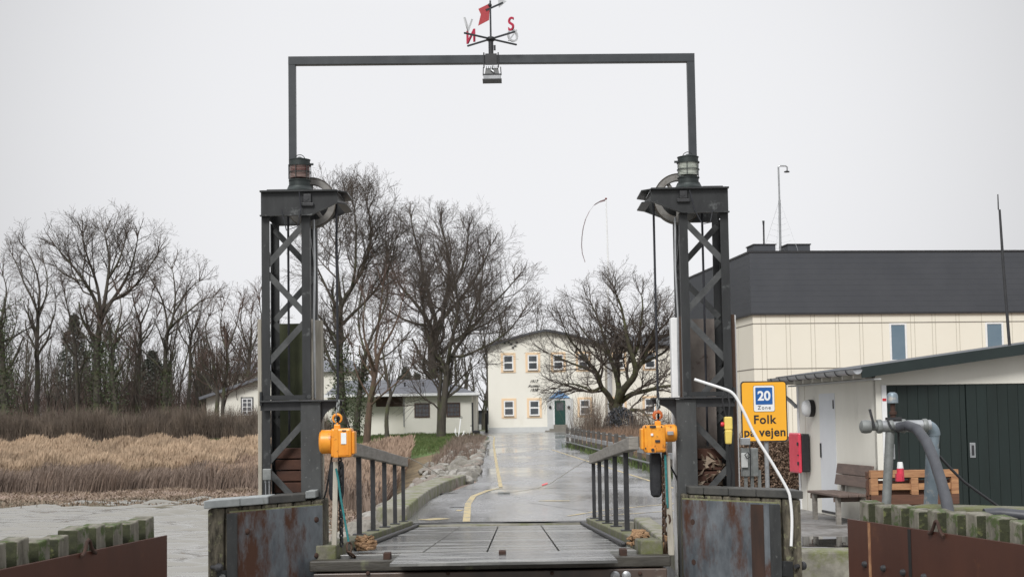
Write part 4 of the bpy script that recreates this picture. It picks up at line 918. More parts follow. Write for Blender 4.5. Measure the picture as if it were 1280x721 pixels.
# ------------------------------------------------------------------ rusty fender walls
def fender(side):
    m = -1 if side == 'L' else 1
    if side == 'L': A = at(209,669,10.6); B = at(0,711,8.2)
    else: A = at(1059,647,11.2); B = at(1280,682,8.75)
    zt = (A.z+B.z)/2; A = Vector((A.x,A.y,0)); B = Vector((B.x,B.y,0)); u = (B-A).normalized(); B = B+u*1.6; Lt = (B-A).length
    n = Vector((0,0,1)).cross(u); 
    if n.x*m < 0: n = -n      # outward, away from the slip
    T = thing('fender_wall', ('left' if m < 0 else 'right')+' brown steel fender wall with mossy timber heads along its top', 'fender wall', (A.x, A.y, -1.2), 'fender walls of the berth')
    def pl(a, b, t0, t1, z0, z1, name, mt_, par=T, bev=.002):
        q = [a+n*t0, b+n*t0, b+n*t1, a+n*t1]
        return MB().hexa([(v.x,v.y,z0) for v in q]+[(v.x,v.y,z1) for v in q]).build(name, mt_, par, bevel=bev)
    PLT = pl(A, B, 0, .018, -1.6, zt, 'steel_plate', M_rustplate)
    rnd = random.Random(11 if m < 0 else 12); s = .06 if m < 0 else .06; k = 0
    while s < Lt-.1:
        w_ = rnd.uniform(.225,.25) ; a, b = A+u*s, A+u*(s+w_); h_ = rnd.uniform(.12,.155); w_ -= .03; dz = rnd.uniform(-.008,.008)
        q0 = [a+n*.03, b+n*.03, b+n*.22, a+n*.22]; q1 = [a+n*.06+u*.035, b+n*.06-u*.05, b+n*.2-u*.05, a+n*.2+u*.035]
        mb = MB().hexa([(v.x,v.y,-1.0) for v in q0]+[(v.x,v.y,zt+.02) for v in q0]); mb = MB()
        base = [(v.x,v.y,-1.0) for v in q0]; top = [(v.x,v.y,zt+h_+dz+(.0 if i in (0,3) else -.018)) for i, v in enumerate(q1)]
        mb.hexa(base+top); hb = mb.build('timber_head', M_mossblock, T, bevel=.009); hb.data.materials.append(M_mossshade); hb.data.polygons[3].material_index = 1; s += w_+rnd.uniform(.055,.075); k += 1  # near end face gets mossy colour with shade painted in, setting off each head
    # backing wale behind the gaps, mooring loop, bolts
    pl(A+u*.02, B, .08, .21, -1.0, zt-.03, 'backing_timber', M_moss, bev=.01)
    lp = at(96,688,9.3) if m < 0 else at(1183,661,9.8)
    f_ = ((Vector((lp.x,lp.y,0))-A).dot(u)); c = A+u*f_-n*.012
    pts = [(-.11,.005),(-.075,.02),(-.045,.06),(-.02,.115),(0,.128),(.02,.115),(.04,.06),(.065,.02),(.1,.0)]
    MB().tube([(c.x+u.x*t, c.y+u.y*t, zt-.02+h_*.75) for t, h_ in pts], .012, 8).build('mooring_loop', M_rust, T, smooth=True)
    M_ = Matrix.Rotation(math.atan2(u.y,u.x),3,'Z'); fsgn = 1 if (M_ @ Vector((0,1,0))).dot(n) > 0 else -1
    if m > 0:
        for k in range(9):
            c = A+u*(.3+k*.31)-n*.0; MB().lathe((c.x,c.y,zt-.32), [(.026,0),(.022,-.02*fsgn),(.01,-.03*fsgn)], 10, 'Y', M_).build('bolt', M_dark, PLT, smooth=True)
        M_rustpale = mat('pale_rust_run', (.4,.22,.11), (.2,.09,.05), 9, .9); M_blackrun = mat('black_weld_run', (.015,.014,.014), None, 5, .5)
        pl(A+u*.36, A+u*.40, -.003, -.0005, -1.6, zt-.005, 'weld_seam', M_rustpale, PLT, 0); pl(A+u*1.0, A+u*1.045, -.003, -.0005, -1.6, zt-.01, 'weld_seam', M_blackrun, PLT, 0)
    else:
        for f2, z in ((.25,zt-.33),(.42,zt-.4)):
            c = A+u*f2; MB().lathe((c.x,c.y,z), [(.018,0),(.02,-.01*fsgn),(.01,-.03*fsgn)], 10, 'Y', M_).build('bolt', M_rust, PLT, smooth=True)
    return A, u, n, zt
fender('L'); FA, FU, FN, FZ = fender('R')
# second mossy beam behind the right fender
a = at(1131,632,11.0); b = at(1330,655,10.2)
mb = MB(); d_ = (b-a); d_.z = 0; L_ = d_.length; d_.normalize(); nn = Vector((-d_.y, d_.x, 0))
q = [a, a+d_*L_, a+d_*L_+nn*.35, a+nn*.35]
mb.hexa([(v.x,v.y,a.z-.14) for v in q]+[(v.x,v.y,a.z) for v in q]); s = .1
o = mb.build('quay_beam', M_kerbwood, loc=a, bevel=.02); tag(o, 'long mossy beam behind the right fender wall below the hose', 'beam')
# ------------------------------------------------------------------ water standpipe
YP = 11.4
PS = thing('standpipe', 'galvanised water pipe with valve and capped riser standing behind the right fender', 'standpipe', (aX(1108,632,YP), YP, aZ(1108,632,YP)))
MB().tube([at(1107.5,640,YP), at(1112.5,540,YP)], .036, 16).build('support_pipe', M_galv2, PS, smooth=True)
pz = at(1080,533,YP).z
MB().lathe((0,YP,pz), [(.046,aX(1098,533,YP)),(.046,aX(1163,533,YP))], 18, 'X').build('cross_pipe', M_galv, PS, smooth=True)
MB().lathe((0,YP,pz), [(.03,aX(1075,533,YP)),(.05,aX(1077,533,YP)),(.055,aX(1082,533,YP)),(.05,aX(1088,533,YP)),(.034,aX(1090,533,YP)),(.034,aX(1099,533,YP))], 18, 'X').build('coupling', M_galv2, PS, smooth=True)
for u in (1099, 1113, 1129, 1156): 
    x = aX(u,533,YP); MB().lathe((0,YP,pz), [(.052,x-.018),(.056,x-.01),(.056,x+.01),(.052,x+.018)], 18, 'X').build('collar', M_galv2, PS, smooth=True)
x = aX(1116,510,YP); zq = aZ(1116,490,YP)
mb = MB().lathe((x,YP,0), [(.022,pz+.03),(.022,pz+.09),(.03,pz+.092),(.03,pz+.115),(.02,pz+.118),(.02,zq-.09)], 14); mb.build('riser', M_rust, PS, smooth=True)
mb = MB().lathe((x,YP,0), [(.044,zq-.085),(.044,zq-.03),(.036,zq-.01),(.018,zq)], 14)
mb.build('riser_cap', M_bluepipe, PS, smooth=True)
MB().bar(at(1087,511,YP-.05), at(1093,534,YP-.05), .012, .02).build('valve_lever', M_dark, PS, bevel=.003)
mb = MB(); mb.box(x-.055,x+.06,YP-.03,YP+.03,pz+.048,pz+.07); mb.tube([(x-.06,YP-.055,pz+.05),(x-.03,YP-.065,pz-.02),(x+.02,YP-.06,pz-.05)], .008, 6); mb.build('clamp', M_dark, PS)
pts = []
xe_ = aX(1160,533,YP)
for k in range(8):
    t = k/7*math.pi/2; pts.append((xe_-.02+.075*math.sin(t), YP+.02*k/7, pz-.075*(1-math.cos(t))))
MB().tube(pts, .046, 16).build('elbow', M_bluepipe, PS, smooth=True)
MB().tube([pts[-1], at(1166,565,YP+.03)], .041, 16).build('drop_pipe', M_bluepipe, PS, smooth=True)
MB().tube([at(1166,560,YP+.03), at(1163,640,YP+.03)], .054, 16).build('sleeve', M_bluepipe, PS, smooth=True)
o = MB().tube([at(1122,534,YP-.07), at(1134,531.5,YP-.12), at(1146,536,YP-.25), at(1158,552,YP-.42), at(1168,575,YP-.6), at(1176,600,YP-.8), at(1183,625,YP-1.0), at(1187,650,YP-1.15)], [.038,.04,.041,.041,.041,.041,.042,.042], 16).build('water_hose', M_greyhose, loc=at(1122,534,YP-.07), smooth=True)
tag(o, 'thick grey hose arching down from the galvanised water pipe', 'hose')
o = MB().tube([at(1230,642,10.3), at(1250,641,10.3), at(1300,646,10.2)], .04, 12).build('water_hose', M_greyhose, loc=at(1230,642,10.3), smooth=True); tag(o, 'grey hose lying along the mossy beam at the right edge', 'hose')
mb = MB().tube([at(1168,563,YP+.1), at(1185,582,YP+.1), at(1205,602,YP+.1), at(1230,620,YP+.1), at(1258,640,YP+.1)], .011, 8)
o = mb.build('black_cable', M_black, loc=at(1168,563,YP+.1), smooth=True); tag(o, 'thin black cable running down in front of the dark green doors', 'cable')
PG = thing('power_plug', 'red and white power plug hanging on a black lead in front of the pallet', 'plug', at(1125,600,YP+.05))
MB().tube([at(1123,538,YP+.05), at(1124,577,YP+.05)], .009, 8).build('lead', M_black, PG, smooth=True)
c = at(1125,577,YP+.05); MB().lathe((c.x,YP+.05,c.z), [(.018,.0),(.022,-.01),(.026,-.05)], 12).build('collar', M_white, PG, smooth=True)
mb = MB().lathe((c.x,YP+.05,c.z), [(.028,-.051),(.03,-.1),(.03,-.15)], 12); mb.box(c.x-.045,c.x+.0,YP,YP+.04,c.z-.15,c.z-.09); mb.build('plug_body', M_pinkred, PG, smooth=True)
# ------------------------------------------------------------------ electrical cabinet on posts
YC = 18.9
EC = thing('electric_cabinet', 'grey electrical cabinet with looped cable on posts between the right tower and the sign', 'cabinet', (aX(938,600,YC), YC, 0))
def pxbox(mb, u0, u1, v0, v1, Y, dep):
    a = at((u0+u1)/2, (v0+v1)/2, Y); hw = (u1-u0)/2/F*Y; hh = (v1-v0)/2/F*Y
    return mb.box(a.x-hw, a.x+hw, Y, Y+dep, a.z-hh, a.z+hh)
pxbox(MB(),928,948,560,595,YC,.15).build('housing', M_galv2, EC, bevel=.008)
pxbox(MB(),926.5,938,547,556,YC-.05,.12).build('small_box', M_galv, EC, bevel=.008)
pxbox(MB(),927,935,566,584,YC-.04,.04).build('switch_box', M_greyp, EC, bevel=.006)
for u in (932,940,949):
    a = at(u,590,YC+.05); MB().box(a.x-.02,a.x+.02,YC+.03,YC+.07,0,a.z+.03).build('post', M_galv2, EC)
MB().tube([at(937,556,YC-.06),at(938,570,YC-.08),at(934,573,YC-.08),at(931,568,YC-.08),at(935,565,YC-.08),at(938,570,YC-.09),at(938,600,YC-.06)], .008, 6).build('looped_cable', M_black, EC, smooth=True)
# ------------------------------------------------------------------ road sign
YS = 22.4
c = at(955.3,514,YS); SG = thing('road_sign', 'yellow road sign reading 20 Zone Folk på vejen beside the shed', 'sign', (c.x+.03, YS, 0))
hw, hh = 28.8/F*YS, 37.8/F*YS
def rrect(cx, cz, hw, hh, r, Y, n=5):
    pts = []
    for sx, sz, a0 in ((1,1,0),(-1,1,90),(-1,-1,180),(1,-1,270)):
        for k in range(n+1):
            a = R(a0+90*k/n); pts.append((cx+sx*(hw-r)+r*math.cos(a), Y, cz+sz*(hh-r)+r*math.sin(a)))
    return pts
MB().prism(rrect(c.x,c.z,hw,hh,.05,YS), (0,.025,0)).build('border', M_black, SG)
MB().prism(rrect(c.x,c.z,hw-.018,hh-.018,.04,YS-.003), (0,.0028,0)).build('panel', M_signy, SG)
pz_ = c.z+hh-.07-.2; zx = c.x
MB().prism(rrect(zx,pz_,.165,.205,.03,YS-.006), (0,.0025,0)).build('zone_border', M_black, SG)
MB().prism(rrect(zx,pz_,.16,.2,.028,YS-.009), (0,.0025,0)).build('zone_panel', M_white, SG)
MB().prism(rrect(zx,pz_+.04,.132,.132,.012,YS-.012), (0,.0025,0)).build('blue_square', M_blue, SG)
text_obj('lettering', '20', .2, face_cam((zx,YS-.014,pz_+.035)), M_white, SG, ext=.001, bold=.006)
text_obj('lettering', 'Zone', .08, face_cam((zx,YS-.012,pz_-.142)), M_black, SG, ext=.001, bold=.0, spacing=1.25)
text_obj('lettering', 'Folk', .185, face_cam((c.x-.0,YS-.006,c.z-.13)), M_black, SG, ext=.001, bold=.004, spacing=1.1)
text_obj('lettering', 'på vejen', .185, face_cam((c.x,YS-.006,c.z-.325)), M_black, SG, ext=.001, bold=.004, spacing=1.06)
MB().lathe((c.x+.03,YS+.065,0), [(.035,0),(.035,c.z+hh-.05)], 12).build('post', M_galv, SG, smooth=True)
for dz in (-.25,.25): MB().box(c.x-.2,c.x+.26,YS+.0255,YS+.045,c.z+dz-.015,c.z+dz+.015).build('clamp_rail', M_galv, SG)
# ------------------------------------------------------------------ shed
SC = Vector((5.72,22.75,0)); sa = R(5.8); SM = Matrix.Translation(SC) @ Matrix.Rotation(sa,4,'Z')   # local: x along front, y back, z up
SH = thing('shed', 'white shed with dark green sliding doors and a low sloping roof', 'shed', SC)
SH.rotation_euler = (0,0,0)
def sbox(x0,x1,y0,y1,z0,z1): return MB().box(x0,x1,y0,y1,z0,z1,SM)
def sv(x,y,z): return SM @ Vector((x,y,z))
Wd, Dp = 9.0, 4.15; e0 = 2.42; sl = .126
def rz_(x): return e0+sl*x
# front gable board above doors, walls
sbox(0,.09,.002,Dp,0,e0).build('side_wall', M_shedwhite, SH)
mb = MB().prism([sv(.0,0,0),sv(.09,0,0),sv(.09,0,2.2),sv(Wd,0,2.2),sv(Wd,0,rz_(Wd)),sv(0,0,e0)], SM.to_3x3() @ Vector((0,.1,0))); mb.build('front_wall', M_shedwhite, SH)
MB().prism([sv(0.09,Dp,0),sv(Wd,Dp,0),sv(Wd,Dp,rz_(Wd)),sv(.09,Dp,e0)], SM.to_3x3() @ Vector((0,-.1,0))).build('rear_wall', M_shedwhite, SH)
sbox(Wd-.1,Wd,.11,Dp-.11,0,2.9).build('side_wall', M_shedwhite, SH)
# trim strips
sbox(.092,.17,-.02,.09,0,2.2).build('door_jamb', M_white, SH)
for z in (.95, 1.95): sbox(.1,.16,-.028,-.021,z,z+.04).build('red_marker', M_red, SH)
# doors of vertical boards
for i, (d0, d1) in enumerate(((.175,1.47),(1.485,2.9),(2.915,4.3))):
    dm = MB(); x = d0
    while x < d1-.01:
        x2 = min(x+.172, d1); dm.box(x+.003,x2-.003,.02,.06,.03,2.19,SM); x = x2
    dm.box(d0,d1,.0605,.085,.03,2.19,SM); do = dm.build('sliding_door', M_green, SH)
    hx = d0+.02 if i == 0 else d0+.03
    sbox(hx,hx+.095,.008,.0195,1.03,1.27).build('handle_plate', M_galv, do, bevel=.01); sbox(hx+.028,hx+.068,.002,.0075,1.07,1.23).build('handle', M_dark, do, bevel=.006)
# roof with overhang, fascia
RT = MB().hexa([sv(-.32,-.3,rz_(-.32)+.03),sv(Wd+.2,-.3,rz_(Wd+.2)+.03),sv(Wd+.2,Dp+.3,rz_(Wd+.2)+.03),sv(-.32,Dp+.3,rz_(-.32)+.03),sv(-.32,-.3,rz_(-.32)+.09),sv(Wd+.2,-.3,rz_(Wd+.2)+.09),sv(Wd+.2,Dp+.3,rz_(Wd+.2)+.09),sv(-.32,Dp+.3,rz_(-.32)+.09)]).build('roof', M_roof, SH)
MB().hexa([sv(-.33,-.33,rz_(-.33)-.07),sv(Wd+.2,-.33,rz_(Wd+.2)-.07),sv(Wd+.2,-.305,rz_(Wd+.2)-.07),sv(-.33,-.305,rz_(-.33)-.07),sv(-.33,-.33,rz_(-.33)+.1),sv(Wd+.2,-.33,rz_(Wd+.2)+.1),sv(Wd+.2,-.305,rz_(Wd+.2)+.1),sv(-.33,-.305,rz_(-.33)+.1)]).build('fascia', M_greenfascia, SH)
for k in range(8): sbox(-.31,-.01,.1+k*.53,.17+k*.53,e0-.11,e0-.03).build('rafter_end', M_shedwhite, SH)
sbox(-.12,-.005,-.28,Dp+.2,e0-.14,e0-.115).build('soffit_board', M_greyp, SH)
gz = e0-.0
G_ = MB(); n = 10; vs = []; fs = []
for yy in (-.34, Dp+.36):
    for k in range(n+1):
        t = math.pi+math.pi*k/n; vs.append(sv(-.4+.075*math.cos(t), yy, gz+.02+.075*math.sin(t)))
    for k in range(n+1):
        t = 2*math.pi-math.pi*k/n; vs.append(sv(-.4+.07*math.cos(t), yy, gz+.02+.07*math.sin(t)))
q = 2*(n+1)
for k in range(q): fs.append((k,(k+1)%q,q+(k+1)%q,q+k))
fs += [tuple(range(q)), tuple(range(q,2*q))]
GT = G_.add(vs, fs).build('gutter', M_galv, SH, smooth=True)
for k in range(9): 
    pts = [sv(-.4+.08*math.cos(math.pi+math.pi*j/8), .0+k*.53, gz+.02+.08*math.sin(math.pi+math.pi*j/8)) for j in range(9)]; MB().tube(pts, .009, 5).build('gutter_bracket', M_dark, GT)
MB().tube([sv(-.4,Dp+.2,gz-.05),sv(-.4,Dp+.18,gz-.15),sv(-.15,Dp-.02,gz-.4),sv(-.05,Dp-.02,gz-.5),sv(-.05,Dp-.02,gz-.54)], .035, 10).build('downpipe', M_galv, SH, smooth=True)
# side door, lamp
dv = sbox(-.006,0-.0005,2.0,2.86,.08,2.12).build('side_door', M_doorwhite, SH); sbox(-.03,-.0065,2.79,2.82,1.0,1.25).build('handle', M_dark, dv); sbox(-.02,-.0065,2.05,2.08,1.85,2.0).build('hinge', M_dark, dv)
sbox(-.012,-.0065,1.99,2.87,.04,.075).build('threshold', M_dark, dv)
sbox(-.004,-.0005,3.7,3.715,0,2.4).build('joint_strip', M_seam, SH); sbox(-.02,-.001,Dp-.1,Dp,0,2.4).build('corner_board', M_white, SH)
Rm = (SM.to_3x3())
lp = sv(-.03,3.22,1.87); LM = MB().lathe(lp, [(.14,.0),(.155,.02),(.155,-.05)] if False else [(.15,.028),(.155,.0),(.155,-.06)], 24, 'X', Rm).build('lamp_base', M_black, SH, smooth=True)
MB().lathe(lp, [(.15,-.062),(.148,-.11),(.12,-.15),(.06,-.17)], 24, 'X', Rm).build('lamp_shade', M_white, LM, smooth=True)
# red hose box on the wall
bp = sv(-.1,3.6,.7); HB = thing('fire_box', 'black wall box with a bright red ribbed lid on the corner of the shed', 'box', bp)
MB().box(-.17,-.022,3.42,4.0,.72,1.41,SM).build('box', M_black, HB, bevel=.02)
lid = MB().box(-.235,-.173,3.4,4.02,.70,1.43,SM).build('lid', M_pinkred, HB, bevel=.03)
for z in (.85,1.2): MB().box(-.25,-.2355,3.41,3.47,z,z+.06,SM).build('clasp', M_black, lid)
for z in (1.02,): MB().box(-.25,-.2355,3.41,3.46,z,z+.02,SM).build('clasp', M_black, lid)
# ------------------------------------------------------------------ bench
BN = thing('bench', 'weathered brown wooden bench with a backrest against the white shed wall', 'bench', sv(-.35,.9,0))
def bb(x0,x1,y0,y1,z0,z1,name,mt_=M_bench,bev=.008): return MB().box(x0,x1,y0,y1,z0,z1,SM).build(name, mt_, BN, bevel=bev)
for k in range(3): bb(-.62+k*.165,-.465+k*.165,.08,1.72,.445,.485,'seat_board')
for y0 in (.25,1.45):
    bb(-.6,-.53,y0,y0+.09,0,.443,'leg',M_wood_h); bb(-.2,-.13,y0,y0+.09,0,.443,'leg',M_wood_h); bb(-.62,-.1,y0+.092,y0+.12,.36,.442,'crosspiece')
    MB().hexa([sv(-.12,y0,.42),sv(-.07,y0,.42),sv(-.07,y0+.08,.42),sv(-.12,y0+.08,.42),sv(-.045,y0,.87),sv(-.0,y0,.87),sv(-.0,y0+.08,.87),sv(-.045,y0+.08,.87)]).build('back_post', M_wood_h, BN)
for z in (.58,.76):
    d0 = -.125+(z-.5)*.17
    MB().hexa([sv(d0-.03,.02,z),sv(d0,.02,z),sv(d0,1.74,z),sv(d0-.03,1.74,z),sv(d0,.02,z+.17),sv(d0+.03,.02,z+.17),sv(d0+.03,1.74,z+.17),sv(d0,1.74,z+.17)]).build('back_board', M_bench, BN, bevel=.008)
# ------------------------------------------------------------------ pallets standing on edge
YQ = 19.4
def pallet(Y, u0, u1, vt, dk, lab, skew=0):
    x0, x1 = aX(u0,vt,Y), aX(u1,vt,Y); zt = aZ((u0+u1)/2, vt, Y); Hh = .8; z0 = zt-Hh
    T = thing('wooden_pallet', lab, 'pallet', ((x0+x1)/2, Y, z0), 'pallets in front of the green doors')
    mt_ = M_palletd if dk else M_pallet
    for a, b in ((zt-.1,zt),(zt-.46,zt-.33),(z0,z0+.1)): MB().box(x0,x1,Y,Y+.022,a,b).build('board', M_palletd if a < zt-.3 else mt_, T, bevel=.004)
    for xa in (x0+.0,(x0+x1)/2-.05,x1-.1):
        for za, zb_ in ((zt-.1,zt-.001),(zt-.325,zt-.115),(z0+.001,z0+.1)): MB().box(xa+.001,xa+.1,Y+.0225,Y+.1,za,zb_).build('block', mt_, T, bevel=.005)
    for xa in (x0,(x0+x1)/2-.05,x1-.1): MB().box(xa+.002,xa+.098,Y-.0005+.001,Y+.022,zt-.328,zt-.102).build('stringer', mt_, T, bevel=.003)
    MB().box(x0+.101,x1-.101,Y+.03,Y+.05,zt-.265,zt-.18).build('board', mt_, T, bevel=.003)
    for k in range(6): z = z0+k*.14; MB().box(x0,x1,Y+.1005,Y+.122,z,z+.1).build('deck_board', M_palletd, T, bevel=.003)
    return T
pallet(YQ, 1088, 1198, 587, False, 'light pine pallet standing on edge in front of the green doors')
pallet(YQ+.16, 1084, 1196, 588.5, True, 'darker pallet standing on edge right behind the light pine pallet')
# ------------------------------------------------------------------ brown hedge behind the sign
def leaf_cloud(name, n, fn, size, mt_, parent=None, loc=(0,0,0), seed=1, elong=1.6):
    rg = np.random.default_rng(seed); C_ = fn(rg, n); n = len(C_)
    a = rg.normal(size=(n,3)); a /= np.linalg.norm(a,axis=1)[:,None]; b = rg.normal(size=(n,3)); b -= a*(a*b).sum(1)[:,None]; b /= np.linalg.norm(b,axis=1)[:,None]
    s = size*rg.uniform(.6,1.4,(n,1)); V = np.stack([C_-a*s*elong, C_+b*s*.6, C_+a*s*elong, C_-b*s*.6],1).reshape(-1,3)
    Fc = np.arange(4*n).reshape(n,4); return fast_mesh(name, V, Fc, mt_, parent, loc)
def hedge_fn(x0,x1,y0,y1,z1):
    def f(rg, n):
        x = rg.uniform(x0,x1,n); y = rg.uniform(y0,y1,n); top = z1+.08*np.sin(x*5)+.06*np.sin(x*11+y*3); z = top*rg.uniform(0,1,n)**.75
        return np.stack([x,y,z],1)
    return f
hd = leaf_cloud('beech_hedge', 70000, hedge_fn(4.35,7.6,30.2,31.5,1.3), .02, M_beech, loc=(5.9,30.9,0), seed=3); tag(hd, 'brown leaved beech hedge behind the yellow sign and the shed corner', 'hedge')
# ------------------------------------------------------------------ big clad building
BC = Vector((aX(941,400,78),78,0)); BM = Matrix.Translation(BC) @ Matrix.Rotation(R(6.3),4,'Z')
BB = thing('warehouse', 'large cream clad building with a broad dark grey top band', 'building', BC)
def zpx(v, Y, u=1000): return aZ(u, v, Y)
z_top, z_band, z_s1, z_s2 = zpx(316,78,945), zpx(391.5,78,945), zpx(404.5,78,945), zpx(461,78,945)
LB, DB = 46.0, 14.2
MB().box(0,LB,0,DB,0,z_band,BM).build('lower_wall', M_panelcream, BB)
ck = MB(); z = z_band; k = 0
nb = 11; bh = (z_top-z_band)/nb
for k in range(nb): ck.box(-.12,LB+.1,-.12,DB+.1,z_band+k*bh+.004,z_band+(k+1)*bh,BM)
ck.box(-.09,LB,-.09,DB,z_band+.01,z_top-.02,BM); ck.build('cladding_band', M_clad, BB)
MB().box(-.16,LB+.14,-.16,DB+.14,z_top+.001,z_top+.1,BM).build('coping', M_dark, BB); MB().box(-.14,LB+.12,-.14,DB+.12,z_band-.1,z_band+.004,BM).build('base_flashing', M_dark, BB)
def fx(u): # px -> local x on the front face
    lo, hi = -5, 60
    for _ in range(40):
        m = (lo+hi)/2; p = BM @ Vector((m,0,0)); 
        if p.x/p.y < at(u,430,78).x/78: lo = m
        else: hi = m
    return lo
jm = MB()
for za in (z_s1, z_s2): jm.box(-.012,LB,-.012,0-.001,za-.025,za+.025,BM); jm.box(-.012,-.001,0,DB,za-.025,za+.025,BM)
jm.build('horizontal_joint', M_seamd, BB); jm = MB()
for u in (952,958,983,988,1014,1019,1045,1049,1075,1079,1103,1139,1144,1166,1170,1196,1200,1228,1262,1266):
    x = fx(u); jm.box(x-.013,x+.013,-.008,-.001,.5,z_band-.1,BM)
for y in (3,6,9,12): jm.box(-.008,-.001,y,y+.03,.5,z_band-.1,BM)
jm.build('vertical_joint', M_seam, BB)
for u0, u1 in ((1112,1133.5),(1232,1254.5)):
    x0, x1 = fx(u0), fx(u1); za, zb_ = zpx(451,78.5,1120), zpx(403.5,78.5,1120)
    fr = MB(); 
    for a in ((x0,x0+.1,za,zb_),(x1-.1,x1,za,zb_),(x0+.1,x1-.1,za,za+.08),(x0+.1,x1-.1,zb_-.08,zb_)): fr.box(a[0],a[1],-.05,-.002,a[2],a[3],BM)
    fo = fr.build('window', M_white, BB); MB().box(x0+.1,x1-.1,-.02,-.004,za+.08,zb_-.08,BM).build('pane', M_glassblue, fo)
for u0, u1 in ((965,993),(1009,1038)):
    x0, x1 = fx(u0), fx(u1); MB().box(x0,x1,3,4.5,z_top+.1,z_top+.8,BM).build('roof_vent', M_clad, BB)
    MB().box(x0-.05,x1+.05,2.95,4.55,z_top+.8,z_top+.86,BM).build('roof_vent_cap', M_dark, BB)
# side lamp arm on the cream side
p = BM @ Vector((-.05, 2.2, 0)); 
# masts on the roof
YM = 82
a = at(975.5,318,YM); b = at(973,209,YM)
MS = thing('radio_mast', 'tall thin mast with a hooked lamp arm on the dark roof', 'mast', a)
MB().tube([a+Vector((0,0,-.8)), at(974.3,250,YM)], .07, 8).build('lower_mast', M_galv, MS); MB().tube([at(974.3,250,YM), b], .05, 8).build('upper_mast', M_galv, MS)
hk = MB().tube([b, at(974.5,207.5,YM), at(982,207.5,YM), at(984,209,YM), at(984,214,YM)], .045, 8).build('arm', M_galv, MS); MB().lathe(at(983.5,215.5,YM), [(.16,0),(.16,.05),(.06,.09)], 12).build('lamp_head', M_dark, MS)
gw = MB()
for du, dy in ((-21,3),(21,-3),(10,8),(-12,-6)): gw.tube([at(974.3,250,YM), at(975+du,318,YM)+Vector((0,dy*.3,-.2))], .007, 4)
for k in range(8):
    f_ = (k+1)/9; gw.tube([at(974.4-20*f_,250+65*f_,YM),at(974.8,253+66*f_,YM),at(974.6+20*f_,250+65*f_,YM)], .005, 4)
gw.build('guy_wire', M_galv, MS)
MSs = MB().tube([at(955,318,YM)+Vector((0,0,-.8)), at(954.5,282,YM), at(954.2,276,YM)], [.05,.05,.07], 8).build('short_mast', M_dark, loc=at(955,318,YM)); tag(MSs, 'short dark mast at the left end of the dark roof', 'mast')
a = at(1262.5,436,24.5); o = MB().tube([a+Vector((0,0,-.1)), at(1254,330,24.5), at(1249.5,262,24.5), at(1248,262,24.5), at(1247.3,243,24.5)], [.028,.026,.02,.012,.01], 8).build('whip_antenna', M_dark, loc=a); tag(o, 'tall dark whip rod leaning above the shed roof at the right edge', 'antenna')
# ------------------------------------------------------------------ main building with peach window surrounds
YB_ = 128; zb0 = .67
def bx_(u, v=470, Y=YB_): return aX(u,v,Y)
MBd = thing('office_building', 'two storey cream building with peach window surrounds and a dark green door', 'building', (bx_(683), YB_, zb0))
xl, xr = bx_(610), bx_(756); ze = aZ(608,434,YB_); zp = aZ(678,414.5,YB_); xm = (xl+xr)/2
arch = []
for k in range(13):
    t = -1+2*k/12; arch.append((xm+(xr-xl)/2*t, zp-(zp-ze)*abs(t)**1.2))
MB().prism([(xl,YB_,0)]+[(x,YB_,z) for x, z in arch]+[(xr,YB_,0)], (0,26,0)).build('gable_wall', M_cream, MBd)
rp = [(x*1.0, YB_-.5, z+.02) for x, z in arch]; rp[0] = (xl-.35,YB_-.5,ze-.12); rp[-1] = (xr+.35,YB_-.5,ze-.12)
mb = MB()
for i in range(len(rp)-1):
    a, b = Vector(rp[i]), Vector(rp[i+1]); 
    mb.hexa([a,b,b+Vector((0,27,0)),a+Vector((0,27,0)),a+Vector((0,0,.2)),b+Vector((0,0,.2)),b+Vector((0,27,.2)),a+Vector((0,27,.2))])
mb.build('roof', M_roof, MBd)
MB().box(xl-.02,xr,YB_-.03,YB_-.001,zb0-.4,zb0+.45).build('plinth', M_greyp, MBd)
def window(u, v, w_, h_, parent, Y, wing=False, plain=False):
    c = at(u,v,Y); s = Y/F; hw, hh = w_/2*s, h_/2*s
    sm = MB(); t = .2
    for a in ((c.x-hw-t,c.x-hw,c.z-hh-t,c.z+hh+t),(c.x+hw,c.x+hw+t,c.z-hh-t,c.z+hh+t),(c.x-hw,c.x+hw,c.z-hh-t,c.z-hh),(c.x-hw,c.x+hw,c.z+hh,c.z+hh+t)): sm.box(a[0],a[1],Y-.05,Y-.002,a[2],a[3])
    so_ = sm.build('window', M_peach, parent)
    fm = MB(); f_ = .11
    for a in ((c.x-hw,c.x-hw+f_,c.z-hh,c.z+hh),(c.x+hw-f_,c.x+hw,c.z-hh,c.z+hh),(c.x-hw+f_,c.x+hw-f_,c.z-hh,c.z-hh+f_),(c.x-hw+f_,c.x+hw-f_,c.z+hh-f_,c.z+hh),(c.x-hw+f_,c.x+hw-f_,c.z-.05,c.z+.08)): fm.box(a[0],a[1],Y-.04,Y-.003,a[2],a[3])
    fm.build('frame', M_white, so_); MB().box(c.x-hw+f_,c.x+hw-f_,Y-.02,Y-.004,c.z-hh+f_,c.z+hh-f_).build('pane', M_glass, so_)
    MB().box(c.x-hw,c.x+hw,Y-.12,Y-.051,c.z-hh-.08,c.z-hh-.01).build('sill', M_stone, so_)
for u, v in ((635.3,453.3),(666,452.8),(697.8,452.3),(729,451.6),(636.2,510),(668,509.6),(731.2,508.6)): window(u, v, 12.8, 19, MBd, YB_)
